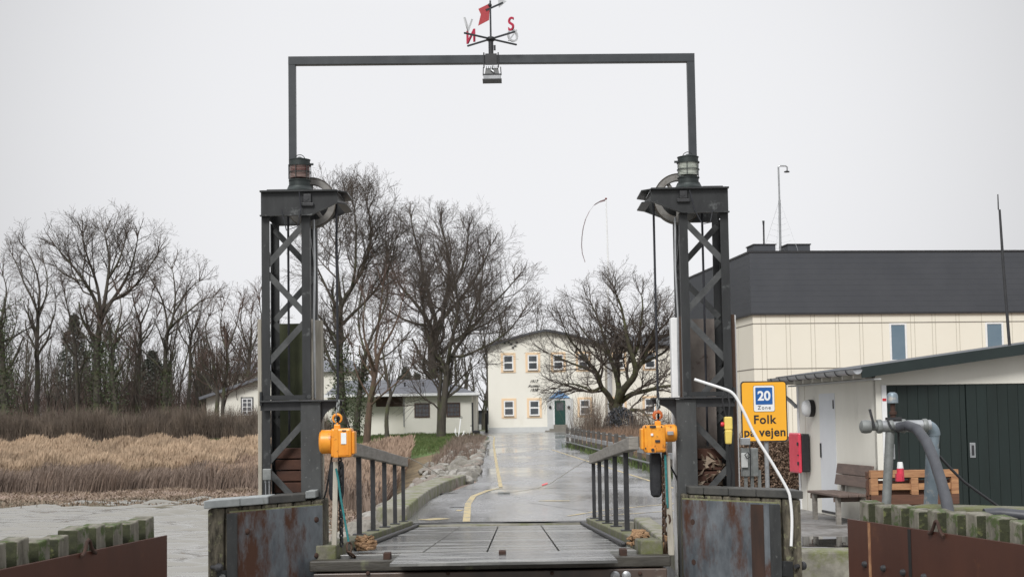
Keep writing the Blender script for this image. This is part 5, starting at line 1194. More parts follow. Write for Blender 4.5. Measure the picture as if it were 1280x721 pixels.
# door with grey surround, steps, pediment
s = YB_/F; x0, x1 = bx_(684,515), bx_(716.5,515); MB().box(x0,x1,YB_-.12,YB_-.001,zb0,aZ(700,497.7,YB_)).build('door_surround', M_greyp, MBd)
x0, x1 = bx_(693.2,515), bx_(706.5,515); zd0, zd1 = aZ(700,530.3,YB_), aZ(700,500.5,YB_)
dr = MB().box(x0,x1,YB_-.17,YB_-.121,zd0,zd1).build('door', M_greendoor, MBd); MB().box(x0+.15,x1-.15,YB_-.18,YB_-.171,zd1-.85,zd1-.15).build('door_pane', M_lead, dr)
MB().box(x0-.1,x0-.005,YB_-.19,YB_-.121,zd0,zd1+.1).build('door_frame', M_white, dr)
MB().box(x0-.1,x1+.15,YB_-.9,YB_-.13,zb0+.15,zd0-.01).build('step', M_stone, MBd); MB().box(x0-.5,x1+.5,YB_-1.3,YB_-.91,zb0-.1,zb0+.28).build('step', M_stone, MBd); MB().box(x0-.9,x1+.9,YB_-1.7,YB_-1.31,zb0-.1,zb0+.13).build('step', M_stone, MBd)
MB().prism([(bx_(686,497),YB_-.2,aZ(686,497.3,YB_)),(bx_(712.5,497),YB_-.2,aZ(712,496.9,YB_)),(bx_(699,488),YB_-.2,aZ(699,487.6,YB_))], (0,.19,0)).build('pediment', M_skyblue, MBd)
for u in (687.6,710.8): p = at(u,508.6,YB_); MB().ball((p.x,YB_-.2,p.z), .13,.13,.13).build('wall_lamp', M_dark, MBd)
for body, v in (('1917',476.5),('Assens',482),('1938',487.5)): p = at(667,v,YB_-.03); text_obj('wall_lettering', body, .36, face_cam(p), M_black, MBd, ext=.02, shear=.35)
for u, v in ((631,429),(636,428),(639,430),(646,428),(641,434),(644,432)): p = at(u,v,YB_-.05); MB().box(p.x-.1,p.x+.1,YB_-.1,YB_-.001,p.z-.06,p.z+.06).build('wall_fixing', M_dark, MBd)
# wing to the right
YW = YB_+2.2; WG = thing('building_wing', 'long cream wing with a dark sloping roof behind the spreading bare tree', 'building', (bx_(830), YW, zb0))
wx0, wx1 = xr+.01, bx_(980); zw = aZ(800,432,YW); MB().box(wx0,wx1,YW,YW+9,0,zw).build('wall', M_cream, WG)
zr = aZ(800,419,YW+4)
MB().hexa([(wx0,YW-.4,zw-.05),(wx1,YW-.4,zw-.05),(wx1,YW+9.4,zw-.05),(wx0,YW+9.4,zw-.05),(wx0,YW-.4,zw+.1),(wx1,YW-.4,zw+.1),(wx1,YW+4.6,zr+.1),(wx0,YW+4.6,zr+.1)]).build('roof', M_roof, WG)
for u, v in ((773.5,451),(812.5,450.5),(851,450),(774,508),(812.5,507),(851,507)): window(u, v, 13, 19, WG, YW)
# flagpole and pennant
M_penn0 = mat('faded_finial', (.2,.05,.05), None, 4, .6)
YF = 118; a = at(763,541,YF); FP = thing('flagpole', 'tall white flagpole with a long thin drooping pennant in front of the building', 'flagpole', a)
MB().tube([a+Vector((0,0,-.3)), at(761.6,420,YF), at(760.6,405,YF), at(760,330,YF), at(757.5,249,YF)], [.2,.2,.09,.07,.045], 12).build('pole', M_white, FP, smooth=True)
MB().ball(at(757.5,248.5,YF), .09,.09,.09).build('finial', M_penn0, FP, smooth=True)
M_penn = mat('pennant_cloth', (.07,.04,.04), (.2,.13,.13), 2, .8)
cl = [(757,250),(750,252),(743,256),(737,264),(732,274),(729,285),(727.5,296),(727,307),(728,317),(731.5,328)]; mb = MB(); vs = []
for i, (u, v) in enumerate(cl):
    p = at(u,v,YF+.2*math.sin(i)); wd = .16*(1-i/11); vs += [(p.x+wd*.5,p.y,p.z+wd*.6),(p.x-wd*.5,p.y+.02,p.z-wd*.6)]
mb.add(vs, [(2*i,2*i+1,2*i+3,2*i+2) for i in range(len(cl)-1)]); o = mb.build('pennant', M_penn, FP); md = o.modifiers.new('s','SOLIDIFY'); md.thickness = .01
# ------------------------------------------------------------------ bungalow
YU = 124; s = YU/F
BG = thing('bungalow', 'low cream bungalow with grey slate roof and two brown windows', 'house', (aX(530,535,YU), YU, .67))
bx0, bx1 = aX(504.5,515,YU), aX(590,515,YU); bz1 = aZ(545,493,YU)
MB().box(bx0,bx1,YU,YU+9,.2,bz1).build('wall', M_cream, BG)
rx0, rx1 = aX(408,515,YU+1.2), bx0-.01; MB().box(rx0,rx1,YU+1.2,YU+9,.2,bz1-.02).build('wall', M_cream, BG)
MB().box(bx1+.0-.3,aX(596,515,YU+2),YU+2.0,YU+8,.2,bz1-.1).build('porch_wall', M_cream, BG)
mb = MB(); x0, x1 = aX(406,492,YU), aX(600,492,YU); za = bz1+.02; zb_ = aZ(530,474,YU+4.5)
mb.hexa([(x0,YU-.7,za),(x1,YU-.7,za),(x1,YU+9.6,za),(x0,YU+9.6,za),(x0+.8,YU+4.3,zb_),(x1-4.2,YU+4.3,zb_),(x1-4.2,YU+4.7,zb_),(x0+.8,YU+4.7,zb_)]); mb.build('roof', M_slate, BG)
MB().box(x0,x1,YU-.72,YU-.701,za-.12,za+.1).build('fascia', M_white, BG)
MB().box(aX(470,500,YU+1.19),aX(503,500,YU+1.19),YU+1.12,YU+1.19,bz1-.95,bz1-.1).build('cladding_strip', M_brownframe, BG)
for u0, u1 in ((518,537.2),(558,575.3)):
    p0, p1 = aX(u0,512,YU), aX(u1,512,YU); za2, zb2 = aZ(530,521.5,YU), aZ(530,503.5,YU)
    f_ = MB()
    for a in ((p0,p0+.1,za2,zb2),(p1-.1,p1,za2,zb2),(p0+.1,p1-.1,za2,za2+.1),(p0+.1,p1-.1,zb2-.1,zb2)): f_.box(a[0],a[1],YU-.06,YU-.001,a[2],a[3])
    for k in range(1,4): xq = p0+(p1-p0)*k/4; f_.box(xq-.02,xq+.02,YU-.05,YU-.001,za2+.1,zb2-.1)
    for k in range(1,3): zq2 = za2+(zb2-za2)*k/3; f_.box(p0+.1,p1-.1,YU-.045,YU-.001,zq2-.02,zq2+.02)
    w_ = f_.build('window', M_brownframe, BG); MB().box(p0+.1,p1-.1,YU-.03,YU-.002,za2+.1,zb2-.1).build('pane', M_lead, w_)
for u in (506,529): p = at(u,482,YU+2); MB().lathe((p.x,YU+2,p.z-.5), [(.07,0),(.07,.7),(.1,.7),(.1,.8)], 8).build('vent_pipe', M_dark, BG)
MB().tube([at(505,495,YU-.05),at(505,533,YU-.05)], .05, 8).build('downpipe', M_galv, BG); MB().tube([at(590.5,503,YU-.1),at(591,541,YU-.1)], .08, 8).build('porch_post', M_dark, BG)
# left cottage behind the trees
YK = 130; CT = thing('cottage', 'cream gabled cottage with a white framed window seen through the left trees', 'house', (aX(300,530,YK), YK, .67))
c0, c1 = aX(258,520,YK), aX(372,520,YK)
MB().prism([(c0,YK,.2),(c1,YK,.2),(c1,YK,aZ(372,493,YK)),(aX(336,472,YK),YK,aZ(336,470,YK)),(c0,YK,aZ(258,496,YK))], (0,8,0)).build('gable_wall', M_cream, CT)
MB().bar(tuple(at(250,498,YK-.3)), tuple(at(337,468.5,YK-.3)), .9, .25).build('verge', M_slate, CT); MB().bar(tuple(at(337,468.5,YK-.3)), tuple(at(378,495,YK-.3)), .9, .25).build('verge', M_slate, CT)
p0, p1, za2, zb2 = aX(302.5,508,YK), aX(315.5,508,YK), aZ(309,519,YK), aZ(309,497.5,YK)
w_ = MB().box(p0-.1,p1+.1,YK-.04,YK-.001,za2-.1,zb2+.1).build('window', M_dark, CT)
f_ = MB()
for a in ((p0,p0+.1,za2,zb2),(p1-.1,p1,za2,zb2),(p0+.1,p1-.1,za2,za2+.1),(p0+.1,p1-.1,zb2-.1,zb2),((p0+p1)/2-.04,(p0+p1)/2+.04,za2+.1,zb2-.1)): f_.box(a[0],a[1],YK-.08,YK-.041,a[2],a[3])
for k in range(1,4): zq2 = za2+(zb2-za2)*k/4; f_.box(p0+.1,(p0+p1)/2-.041,YK-.078,YK-.041,zq2-.03,zq2+.03); f_.box((p0+p1)/2+.041,p1-.1,YK-.078,YK-.041,zq2-.03,zq2+.03)
f_.build('frame', M_white, w_); MB().box(p0+.1,p1-.1,YK-.05,YK-.0405,za2+.1,zb2-.1).build('pane', M_lead, w_)
YK2 = 142; C2 = thing('rear_house', 'pale house with a blue grey roof rising behind the gabled cottage', 'house', (aX(320,480,YK2), YK2, .67))
MB().box(aX(284,480,YK2),aX(440,480,YK2),YK2,YK2+9,.2,aZ(320,466,YK2)).build('wall', M_cream, C2)
x0, x1, za, zb_ = aX(280,465,YK2), aX(446,465,YK2), aZ(320,466,YK2), aZ(320,452,YK2+4)
MB().hexa([(x0,YK2-.5,za),(x1,YK2-.5,za),(x1,YK2+9.5,za),(x0,YK2+9.5,za),(x0+1,YK2+4,zb_),(x1-1,YK2+4,zb_),(x1-1,YK2+5,zb_),(x0+1,YK2+5,zb_)]).build('roof', M_slate, C2)
p0, p1, za2, zb2 = aX(296,478,YK2), aX(312,478,YK2), aZ(304,483,YK2), aZ(304,475,YK2); w_ = MB().box(p0,p1,YK2-.05,YK2-.001,za2,zb2).build('window', M_white, C2); MB().box(p0+.12,p1-.12,YK2-.06,YK2-.0505,za2+.12,zb2-.12).build('pane', M_glass, w_)
# grey shed far between the bungalow and the office building
YZ = 175; a0, a1 = aX(596,520,YZ), aX(609.5,520,YZ); GS = thing('distant_shed', 'dark grey shed seen in the gap between the bungalow and the office building', 'shed', ((a0+a1)/2,YZ,.67))
MB().box(a0-1,a1+2,YZ,YZ+4,.8,aZ(600,513.5,YZ)).build('wall', M_clad, GS); MB().box(a0-1.1,a1+2,YZ-.3,YZ+4.2,aZ(600,513.4,YZ),aZ(600,512.6,YZ)).build('roof', M_roof, GS); MB().box(a0-1,a1+2,YZ-.5,YZ-.1,.3,aZ(600,530,YZ)).build('low_wall', M_greyp, GS)
YP2 = 112; o = MB().lathe(at(595.5,540,YP2), [(.28,-.1),(.3,.02),(.25,.12),(.1,.16)], 12).build('bin_lid', M_black, loc=at(595.5,540,YP2), smooth=True); tag(o, 'low black drum beside the bungalow corner', 'drum')
p = at(608.2,541,130); PP = tag(MB().box(p.x-.12,p.x+.12,129.9,130.2,p.z,aZ(608,516,130)).build('gate_post', M_dark, loc=p, bevel=.02), 'dark post at the left corner of the office building', 'post')
# ------------------------------------------------------------------ white anchor on the lawn
YA = 104
def anchor(c, s, rz0, lab):
    T = thing('white_anchor', lab, 'anchor', c, 'white anchors on the lawn'); M_ = Matrix.Translation(c) @ Matrix.Rotation(rz0,4,'Z') @ Matrix.Rotation(R(12),4,'Y') @ Matrix.Scale(s,4)
    q = lambda x,y,z: M_ @ Vector((x,y,z))
    MB().tube([q(0,0,.1),q(0,0,2.3)], [.09*s,.06*s], 8).build('shank', M_white, T); MB().torus(q(0,0,2.42), .13*s, .035*s, Matrix.Rotation(R(90),3,'X'), 14, 6).build('ring', M_dark, T)
    pts = [q(.75*math.sin(R(t)), 0, .85-.75*math.cos(R(t))) for t in range(-75,76,15)]; MB().tube(pts, [.04*s+.05*s*math.cos(R(t)) for t in range(-75,76,15)], 8).build('arms', M_white, T)
    for k in (-1,1): MB().prism([q(k*.72,-.12,.5),q(k*.72,.12,.5),q(k*.78,.0,1.05)], (.05*s,0,0)).build('fluke', M_white, T)
p = at(573,543.5,YA); anchor((p.x,YA,H(p.x,YA)), .62, .9, 'taller white anchor leaning by the twin trunked tree on the lawn')
p = at(586,544,YA); anchor((p.x,YA,H(p.x,YA)), .36, .3, 'smaller white anchor on the lawn nearest the road')
p = at(511,541,104); o = MB().box(p.x-.22,p.x+.22,104,104.4,H(p.x,104)-.05,H(p.x,104)+.18); o = o.build('timber_stump', M_moss, loc=(p.x,104.2,H(p.x,104)), bevel=.03); tag(o, 'low brown timber block on the lawn before the bungalow', 'block')
# ------------------------------------------------------------------ guard fence along the right road edge
FE = [(4.75,31.5),(4.15,43.5),(3.6,56),(2.95,71.5),(2.75,74)]
def fpt(s):
    for i in range(len(FE)-1):
        a, b = Vector(FE[i]), Vector(FE[i+1]); l = (b-a).length
        if s <= l or i == len(FE)-2: return a+(b-a)*min(s/l,1), (b-a).normalized()
        s -= l
tot = sum((Vector(FE[i+1])-Vector(FE[i])).length for i in range(len(FE)-1))
M_fpost = mat('grey_brown_fence_post', (.1,.09,.08), (.05,.045,.04), 5, .8)
GF = thing('road_fence', 'low post and rail guard fence along the right edge of the road', 'fence', (4,44,road_z(44)))
n_ = int(tot/2.05)
for k in range(n_+1):
    p, d_ = fpt(k*tot/n_); z = road_z(p.y); hgt = 1.02
    MB().box(p.x-.07,p.x+.07,p.y-.07,p.y+.07,z-.2,z+hgt).build('post', M_fpost, GF, bevel=.01)
pts = [fpt(i*tot/20)[0] for i in range(21)]
MB().tube([(p.x+.09,p.y,road_z(p.y)+.92) for p in pts], .032, 8).build('top_rail', M_galv2, GF, smooth=True)
MB().tube([(p.x-.1,p.y,road_z(p.y)+.28) for p in pts], .03, 8).build('bottom_rail', M_galv2, GF, smooth=True)
for i in range(n_):
    if i % 1 == 0:
        a, _ = fpt((i+.12)*tot/n_); b, _ = fpt((i+.75)*tot/n_); MB().bar((a.x-.12,a.y,road_z(a.y)+.62),(b.x-.12,b.y,road_z(b.y)+.62),.05,.16).build('mid_board', M_galv, GF, bevel=.01)
# thin wires with small red and brown markers across the road
o = MB().tube([at(742,569,24.5), at(712,588,27), at(688,604,30), at(672,610,31), at(640,615,33), at(612,616,34)], .006, 5).build('thin_rope', M_wood, loc=at(742,569,24.5)); tag(o, 'thin slack rope from the right railing down to the road', 'rope')
p = at(681,605.5,30.6); o = MB().tube([p-Vector((.06,0,.01)), p+Vector((.06,0,.03))], .018, 8).build('red_float', M_red, loc=p, smooth=True); tag(o, 'small red float on the slack rope above the road', 'float')
p = onroad(630,617); o = MB().box(p.x-.14,p.x+.14,p.y-.05,p.y+.05,p.z+.005,p.z+.05).build('road_cleat', M_galv2, loc=p, bevel=.01); tag(o, 'small pale cleat lying on the road under the slack rope', 'cleat')
o = MB().tube([at(509,571,24.6), at(530,581,28), at(549,593,32)], .009, 5).build('thin_rope', M_wood, loc=at(509,571,24.6)); tag(o, 'thin rope from the left railing to a boulder', 'rope')
# ------------------------------------------------------------------ trees
def seg_arrays(segs, n):
    S = np.array(segs); P0, P1, r0, r1 = S[:,0:3], S[:,3:6], S[:,6], S[:,7]
    d = P1-P0; L_ = np.linalg.norm(d,axis=1)[:,None]+1e-9; d = d/L_
    ref = np.where(np.abs(d[:,2:3]) < .9, np.array([[0,0,1.]]), np.array([[1.,0,0]]))
    a = np.cross(d, ref); a /= np.linalg.norm(a,axis=1)[:,None]; b = np.cross(d, a)
    P1 = P1+d*np.minimum(r1[:,None]*.6, L_*.2)
    rings = []
    for P, r in ((P0,r0),(P1,r1)):
        for k in range(n):
            t = 2*math.pi*k/n; rings.append(P+(a*math.cos(t)+b*math.sin(t))*r[:,None])
    V = np.stack(rings,1).reshape(-1,3); m = len(S); base = (np.arange(m)*2*n)[:,None]
    Fc = np.concatenate([base+np.array([[k,(k+1)%n,n+(k+1)%n,n+k]]) for k in range(n)],0)
    return V, Fc
def rot_about(v, ax, a): return Matrix.Rotation(a,3,ax) @ v
class Tree:
    def __init__(s, seed, up=.12, wig=.19, rmin=.012, dens=1.0, ang=(28,55), lr=(.5,.78), maxl=4, cap=8.0):
        s.r = random.Random(seed); s.thick = []; s.thin = []; s.up = up; s.wig = wig; s.rmin = rmin; s.dens = dens; s.ang = ang; s.lr = lr; s.maxl = maxl; s.cap = cap
    def limb(s, pts, r0, r1, lvl, kids=True, kstart=.2, klen=None, nk=None):
        n = len(pts)-1; tot = sum((pts[i+1]-pts[i]).length for i in range(n)); acc = 0
        for i in range(n):
            ra = r0+(r1-r0)*i/n; rb = r0+(r1-r0)*(i+1)/n
            m_ = s.rmin*{0:1,1:1,2:.85,3:.62}.get(lvl,.5); (s.thick if lvl <= 1 else s.thin).append((*pts[i],*pts[i+1],max(ra,m_),max(rb,m_)))
        if not kids or lvl >= s.maxl: return
        if nk is None: nk = int(max(2, (tot/ {0:1.1,1:.7,2:.36,3:.2}.get(lvl,.26))*s.dens))
        nk = min(nk, 16)
        for k in range(nk):
            f = kstart+(1-kstart)*(k+s.r.random()*.8)/nk; f = min(f,.98); q = f*n; i = min(int(q),n-1); p = pts[i].lerp(pts[i+1], q-i)
            d = (pts[i+1]-pts[i]).normalized(); ra = r0+(r1-r0)*f
            a = R(s.r.uniform(*s.ang)); ax = rot_about(d.orthogonal().normalized(), d, s.r.uniform(0,2*math.pi)); nd = rot_about(d, ax, a)
            L_ = min(klen if klen else tot, s.cap if lvl <= 1 else 99)*s.r.uniform(*s.lr)*(1-.5*f)
            s.grow(p, nd, L_, ra*s.r.uniform(.45,.65), lvl+1)
    def fan(s, pts, r, lvl):
        d = (pts[-1]-pts[-2]).normalized()
        for k in range(4):
            ax = rot_about(d.orthogonal().normalized(), d, s.r.uniform(0,6.28)); s.grow(pts[-1], rot_about(d, ax, R(s.r.uniform(8,38))), s.r.uniform(1.3,2.4), r*.8, lvl+1)
    def grow(s, p, d, L_, r, lvl):
        if L_ < .12: return
        n = 5 if lvl <= 2 else 3; pts = [p]; d = d.copy()
        for i in range(n):
            d = (d+Vector((s.r.gauss(0,s.wig),s.r.gauss(0,s.wig),s.r.gauss(0,s.wig)*.8+s.up*(1 if lvl < 3 else .35)))).normalized(); p = p+d*(L_/n); pts.append(p)
        s.limb(pts, r, max(r*.35,s.rmin*.8), lvl)
    def build(s, root, mt_trunk, mt_tw):
        if s.thick: V, Fc = seg_arrays(s.thick, 7); fast_mesh('trunk', V, Fc, mt_trunk, root)
        if s.thin: V, Fc = seg_arrays(s.thin, 3); fast_mesh('crown', V, Fc, mt_tw, root)
        return len(s.thin)
def px_limb(pts, Y):   # (u, v, dY)
    return [at(u, v, Y+dy) for u, v, dy in pts]
def smooth_pts(P, k=2):
    out_ = []
    for i in range(len(P)-1):
        p0, p1, p2, p3 = P[max(i-1,0)], P[i], P[i+1], P[min(i+2,len(P)-1)]
        for j in range(k):
            t = j/k; out_.append(.5*((2*p1)+(p2-p0)*t+(2*p0-5*p1+4*p2-p3)*t*t+(3*p1-p0-3*p2+p3)*t**3))
    out_.append(P[-1]); return out_
cnt = 0
def shaped_tree(label, Y, limbs, mt1=None, mt2=None, seed=1, group=None, ivy=None, kx=.93, ky=.88, **kw):
    global cnt
    base = at(limbs[0][0][0][0], limbs[0][0][0][1], Y); gz_ = H(base.x, Y)
    root = thing('bare_tree', label, 'tree', (base.x, Y, gz_), group)
    T = Tree(seed, **kw)
    bu, bv = limbs[0][0][0][0], limbs[0][0][0][1]
    for i, (pts, w0, w1) in enumerate(limbs):   # widths in px
        pts = [(bu+(u-bu)*kx, bv-(bv-v)*(ky+(1-ky)*max(0,1-(bv-v)/160)), dy) for u, v, dy in pts]
        P = smooth_pts(px_limb(pts, Y), 3); 
        if i == 0: P[0] = Vector((P[0].x, Y, gz_-.3))
        wk = .86 if i == 0 else .68; T.limb(P, w0/2*Y/F*wk, max(w1*.6,.7)/2*Y/F, 0 if i == 0 else 1, kstart=.45 if i == 0 else .18)
        if i > 0: T.fan(P, w1/2*Y/F, 1)
    cnt += T.build(root, mt1 or M_bark, mt2 or M_twig)
    if ivy:
        h0, h1, n, wpx = ivy; P = smooth_pts(px_limb(limbs[0][0], Y), 3)
        def fn(rg, n_):
            t = rg.uniform(h0,h1,n_)*(len(P)-1); i = np.minimum(t.astype(int), len(P)-2); f = (t-i)[:,None]; A_ = np.array([list(p) for p in P]); C_ = A_[i]*(1-f)+A_[i+1]*f
            return C_ + rg.normal(size=(n_,3))*np.array([[wpx,wpx,wpx]])*Y/F*.5
        leaf_cloud('ivy', n, fn, .07, M_ivy, root, seed=seed)
    return root
GL = 'tall bare trees on the left bank'; GC = 'bare trees around the bungalow'
# spreading tree in front of the office building
shaped_tree('wide spreading bare tree with a thick short trunk in front of the office building', 112, [
 ([(768,541,0),(770,525,0),(771,512,0),(770,503,0)], 27, 22),
 ([(768,508,0),(760,492,-.5),(750,480,-1),(745,462,-1.5),(733,446,-2),(722,430,-2),(708,412,-2.5),(700,392,-3)], 12, 2),
 ([(745,462,-1),(730,455,-1.5),(712,448,-2),(695,440,-2.5),(678,432,-3)], 6, 1.5),
 ([(750,481,-1),(738,486,-1.5),(724,480,-2),(706,476,-2),(690,482,-2)], 6, 1.5),
 ([(770,505,0),(774,485,1),(770,462,1.5),(762,438,2),(754,410,2),(748,385,2),(738,360,2)], 13, 2),
 ([(771,503,0),(782,482,-1),(796,463,-1.5),(793,440,-2),(786,415,-2),(782,388,-2),(776,358,-2),(770,345,-2)], 15, 2),
 ([(794,462,-1),(806,445,-1),(814,422,-1),(822,395,-1),(826,368,0)], 9, 2),
 ([(793,440,-1.5),(800,418,-2),(803,392,-2),(806,360,-2),(804,345,-2)], 7, 1.8),
 ([(778,500,0),(792,490,-1),(810,486,-2),(828,481,-2.5),(846,478,-2.5),(862,470,-2.5)], 11, 2.5),
 ([(806,447,-1),(820,440,-.5),(836,430,0),(850,412,0),(858,395,0)], 7, 1.8),
 ([(775,522,0),(788,513,-1),(802,512,-2),(812,520,-3),(818,535,-3.5)], 9, 2),
 ([(762,438,2),(745,420,3),(728,402,3),(716,380,3)], 6, 1.5)],
 M_barkmoss, M_twig, 21, dens=1.1, rmin=.01, up=.1)
# big tree behind the bungalow
shaped_tree('tallest bare tree rising behind the slate roof of the bungalow', 136, [
 ([(541,540,0),(541,500,0),(540,470,0),(541,440,0),(543,420,0)], 17, 13),
 ([(543,422,0),(538,400,-1),(526,378,-2),(512,360,-2),(498,344,-2),(488,325,-3),(480,306,-3)], 9, 2),
 ([(543,420,0),(545,395,1),(538,365,2),(530,335,3),(524,305,3),(516,275,3),(512,256,3)], 9, 2),
 ([(543,418,0),(552,392,-1),(558,365,-2),(562,335,-2),(562,305,-2),(556,278,-2),(552,262,-2)], 9, 2),
 ([(553,390,-1),(568,372,0),(585,352,0),(600,330,1),(612,308,1),(618,290,1)], 7, 2),
 ([(558,362,-1),(572,340,1),(582,315,1),(588,290,1),(588,270,1)], 6, 2),
 ([(540,450,0),(556,432,2),(575,418,3),(596,404,4),(618,392,4),(636,378,4)], 7, 2),
 ([(536,398,-1),(520,396,-3),(500,388,-3),(482,376,-3),(470,362,-3)], 6, 2)],
 M_bark, M_twig, 5, dens=1.06, rmin=.0105, group=GC, ky=.93)
shaped_tree('dark twin trunked bare tree standing before the bungalow beside the anchors', 106, [
 ([(552,546,0),(553,520,0),(556,495,0),(558,470,0),(560,450,0)], 13, 10),
 ([(548,546,.3),(549,515,.3),(549,490,.3),(551,465,.3),(546,440,.3),(540,420,0)], 9, 5),
 ([(560,452,0),(564,425,-1),(570,398,-1),(574,370,-1),(570,340,-1),(564,312,-1)], 8, 2),
 ([(560,452,0),(570,432,1),(584,412,1),(600,392,1),(618,370,1),(636,352,1),(650,336,1)], 8, 2),
 ([(584,412,1),(592,388,0),(600,360,0),(606,335,0),(608,310,0)], 6, 2),
 ([(562,440,0),(580,440,-1),(600,432,-2),(622,420,-2),(642,404,-2),(656,386,-2)], 6, 2),
 ([(556,498,0),(570,478,1),(586,462,1),(600,450,1)], 5, 1.5),
 ([(549,450,.3),(538,425,1),(530,395,1),(526,365,1)], 6, 2)],
 M_bark, M_twig, 8, dens=1.06, rmin=.0105, group=GC, ky=.93)
shaped_tree('tall ivy clad bare tree directly right of the left tower', 104, [
 ([(430,556,0),(428,520,0),(426,480,0),(424,440,0),(424,400,0),(426,370,0)], 15, 10),
 ([(426,372,0),(422,340,0),(420,305,1),(420,275,1),(424,250,1),(430,232,1)], 8, 2),
 ([(426,372,0),(440,350,-1),(452,330,-1),(462,305,-1),(466,280,-1),(464,255,-1),(460,236,-1)], 8, 2),
 ([(425,400,0),(440,385,1),(458,368,1),(474,350,1),(488,328,1),(496,305,1),(500,285,1)], 7, 2),
 ([(425,380,0),(412,360,0),(402,340,1),(392,318,1),(386,300,1)], 6, 2),
 ([(440,350,-1),(445,325,-2),(446,295,-2),(446,268,-2),(444,245,-2)], 6, 2)],
 M_bark, M_twig, 13, dens=1.2, rmin=.011, ivy=(.0,.7,2600,15), group=GC, ky=.95)
shaped_tree('reddish barked bare tree standing in the reeds before the lawn', 84, [
 ([(458,565,0),(460,530,0),(463,500,0),(468,470,0),(472,445,0)], 12, 8),
 ([(472,446,0),(478,420,0),(490,398,0),(500,375,0),(506,350,0)], 6, 2),
 ([(470,455,0),(462,430,-1),(456,405,-1),(454,378,-1),(456,352,-1)], 6, 2),
 ([(472,446,0),(470,415,1),(474,385,1),(478,355,1),(480,330,1)], 6, 2),
 ([(463,505,0),(478,490,-1),(492,478,-1),(508,462,-1),(518,448,-1)], 4, 1.5),
 ([(464,495,0),(450,470,0),(442,445,0),(440,420,0)], 4, 1.5)],
 M_barkred, M_twigred, 17, dens=0.83, rmin=.012, group=GC)
shaped_tree('slender bare tree standing alone on the lawn before the bungalow', 100, [
 ([(484,545,0),(483,525,0),(485,505,0),(489,490,0),(484,470,0),(482,450,0)], 7, 4),
 ([(482,452,0),(478,430,0),(480,405,0),(484,385,0)], 3.5, 1.5),
 ([(485,500,0),(494,482,0),(500,462,0),(502,440,0)], 3.5, 1.5)],
 M_bark, M_twig, 19, dens=0.89, rmin=.012, group=GC)
shaped_tree('bare tree with ivy between the left tower and the bungalow', 118, [
 ([(446,545,0),(447,515,0),(450,490,0),(454,460,0),(458,430,0)], 11, 7),
 ([(458,432,0),(466,405,0),(478,378,0),(486,350,0),(488,325,0),(486,300,0)], 6, 2),
 ([(458,432,0),(450,400,1),(448,370,1),(452,340,1)], 5, 2),
 ([(454,460,0),(470,445,-1),(490,432,-1),(506,415,-1)], 5, 2)],
 M_bark, M_twig, 23, dens=0.89, rmin=.0115, ivy=(0,.9,1500,13), group=GC)
# left bank trees
shaped_tree('largest fan crowned bare tree on the left bank', 128, [
 ([(120,545,0),(122,505,0),(122,465,0),(121,430,0),(124,400,0),(126,378,0)], 14, 11),
 ([(126,380,0),(118,350,0),(104,325,-1),(90,305,-1),(76,288,-1),(66,276,-1)], 8, 2),
 ([(126,380,0),(124,345,1),(118,318,1),(110,295,1),(104,275,1),(102,262,1)], 7, 2),
 ([(126,380,0),(132,350,-1),(136,322,-1),(138,295,-1),(134,270,-1),(132,258,-1)], 8, 2),
 ([(127,376,0),(142,352,1),(156,330,1),(166,308,1),(172,286,1),(176,265,1)], 8, 2),
 ([(142,352,1),(160,342,0),(178,325,0),(192,304,0),(204,284,0)], 6, 2),
 ([(136,322,-1),(148,302,-2),(156,280,-2),(160,262,-2)], 5, 2),
 ([(122,430,0),(108,410,0),(94,390,1),(84,370,1)], 4, 1.5),
 ([(104,325,-1),(92,322,0),(76,314,0),(66,304,0)], 4, 1.5)],
 M_bark, M_twig, 31, dens=0.83, rmin=.012, ivy=(0,.75,2200,16), group=GL)
shaped_tree('tall bare tree with a narrow forked crown near the left edge', 124, [
 ([(46,545,0),(46,500,0),(47,460,0),(46,425,0),(47,395,0),(48,370,0)], 9, 6.5),
 ([(48,372,0),(40,350,0),(30,330,0),(22,308,0),(14,290,0)], 5, 1.5),
 ([(48,370,0),(50,340,1),(46,315,1),(38,292,1),(30,278,1)], 5, 1.5),
 ([(48,370,0),(58,348,-1),(60,320,-1),(56,300,-1)], 4, 1.5),
 ([(47,410,0),(62,392,0),(70,372,0),(72,350,0)], 4, 1.5)],
 M_bark, M_twig, 33, dens=0.89, rmin=.0115, group=GL)
shaped_tree('bare tree with a right leaning crown between the fan crowned tree and the cottage', 126, [
 ([(206,545,0),(206,505,0),(207,465,0),(207,430,0),(210,400,0)], 10, 7),
 ([(210,402,0),(208,375,0),(202,350,0),(192,330,0),(184,316,0)], 5, 1.5),
 ([(210,400,0),(218,372,1),(220,345,1),(218,320,1),(216,308,1)], 5, 1.5),
 ([(210,398,0),(224,380,-1),(240,366,-1),(256,352,-1),(270,348,-1)], 5, 1.5),
 ([(218,372,1),(230,350,1),(240,335,1),(252,325,1)], 4, 1.5)],
 M_bark, M_twig, 35, dens=0.89, rmin=.0115, ivy=(0,.6,900,10), group=GL)
shaped_tree('twin stemmed bare tree in front of the gabled cottage', 118, [
 ([(272,546,0),(271,515,0),(272,490,0),(268,460,0),(264,430,0)], 8, 5),
 ([(279,546,.3),(279,510,.3),(281,480,.3),(285,450,.3),(284,425,.3)], 8, 5),
 ([(284,427,0),(292,405,0),(298,385,0),(300,372,0)], 4, 1.5),
 ([(284,427,0),(278,405,1),(276,385,1),(278,368,1)], 4, 1.5),
 ([(264,432,0),(258,410,0),(256,390,0),(260,375,0)], 4, 1.5),
 ([(272,490,0),(262,470,0),(258,455,0)], 3, 1.5)],
 M_bark, M_twigred, 37, dens=0.89, rmin=.011, group=GL)
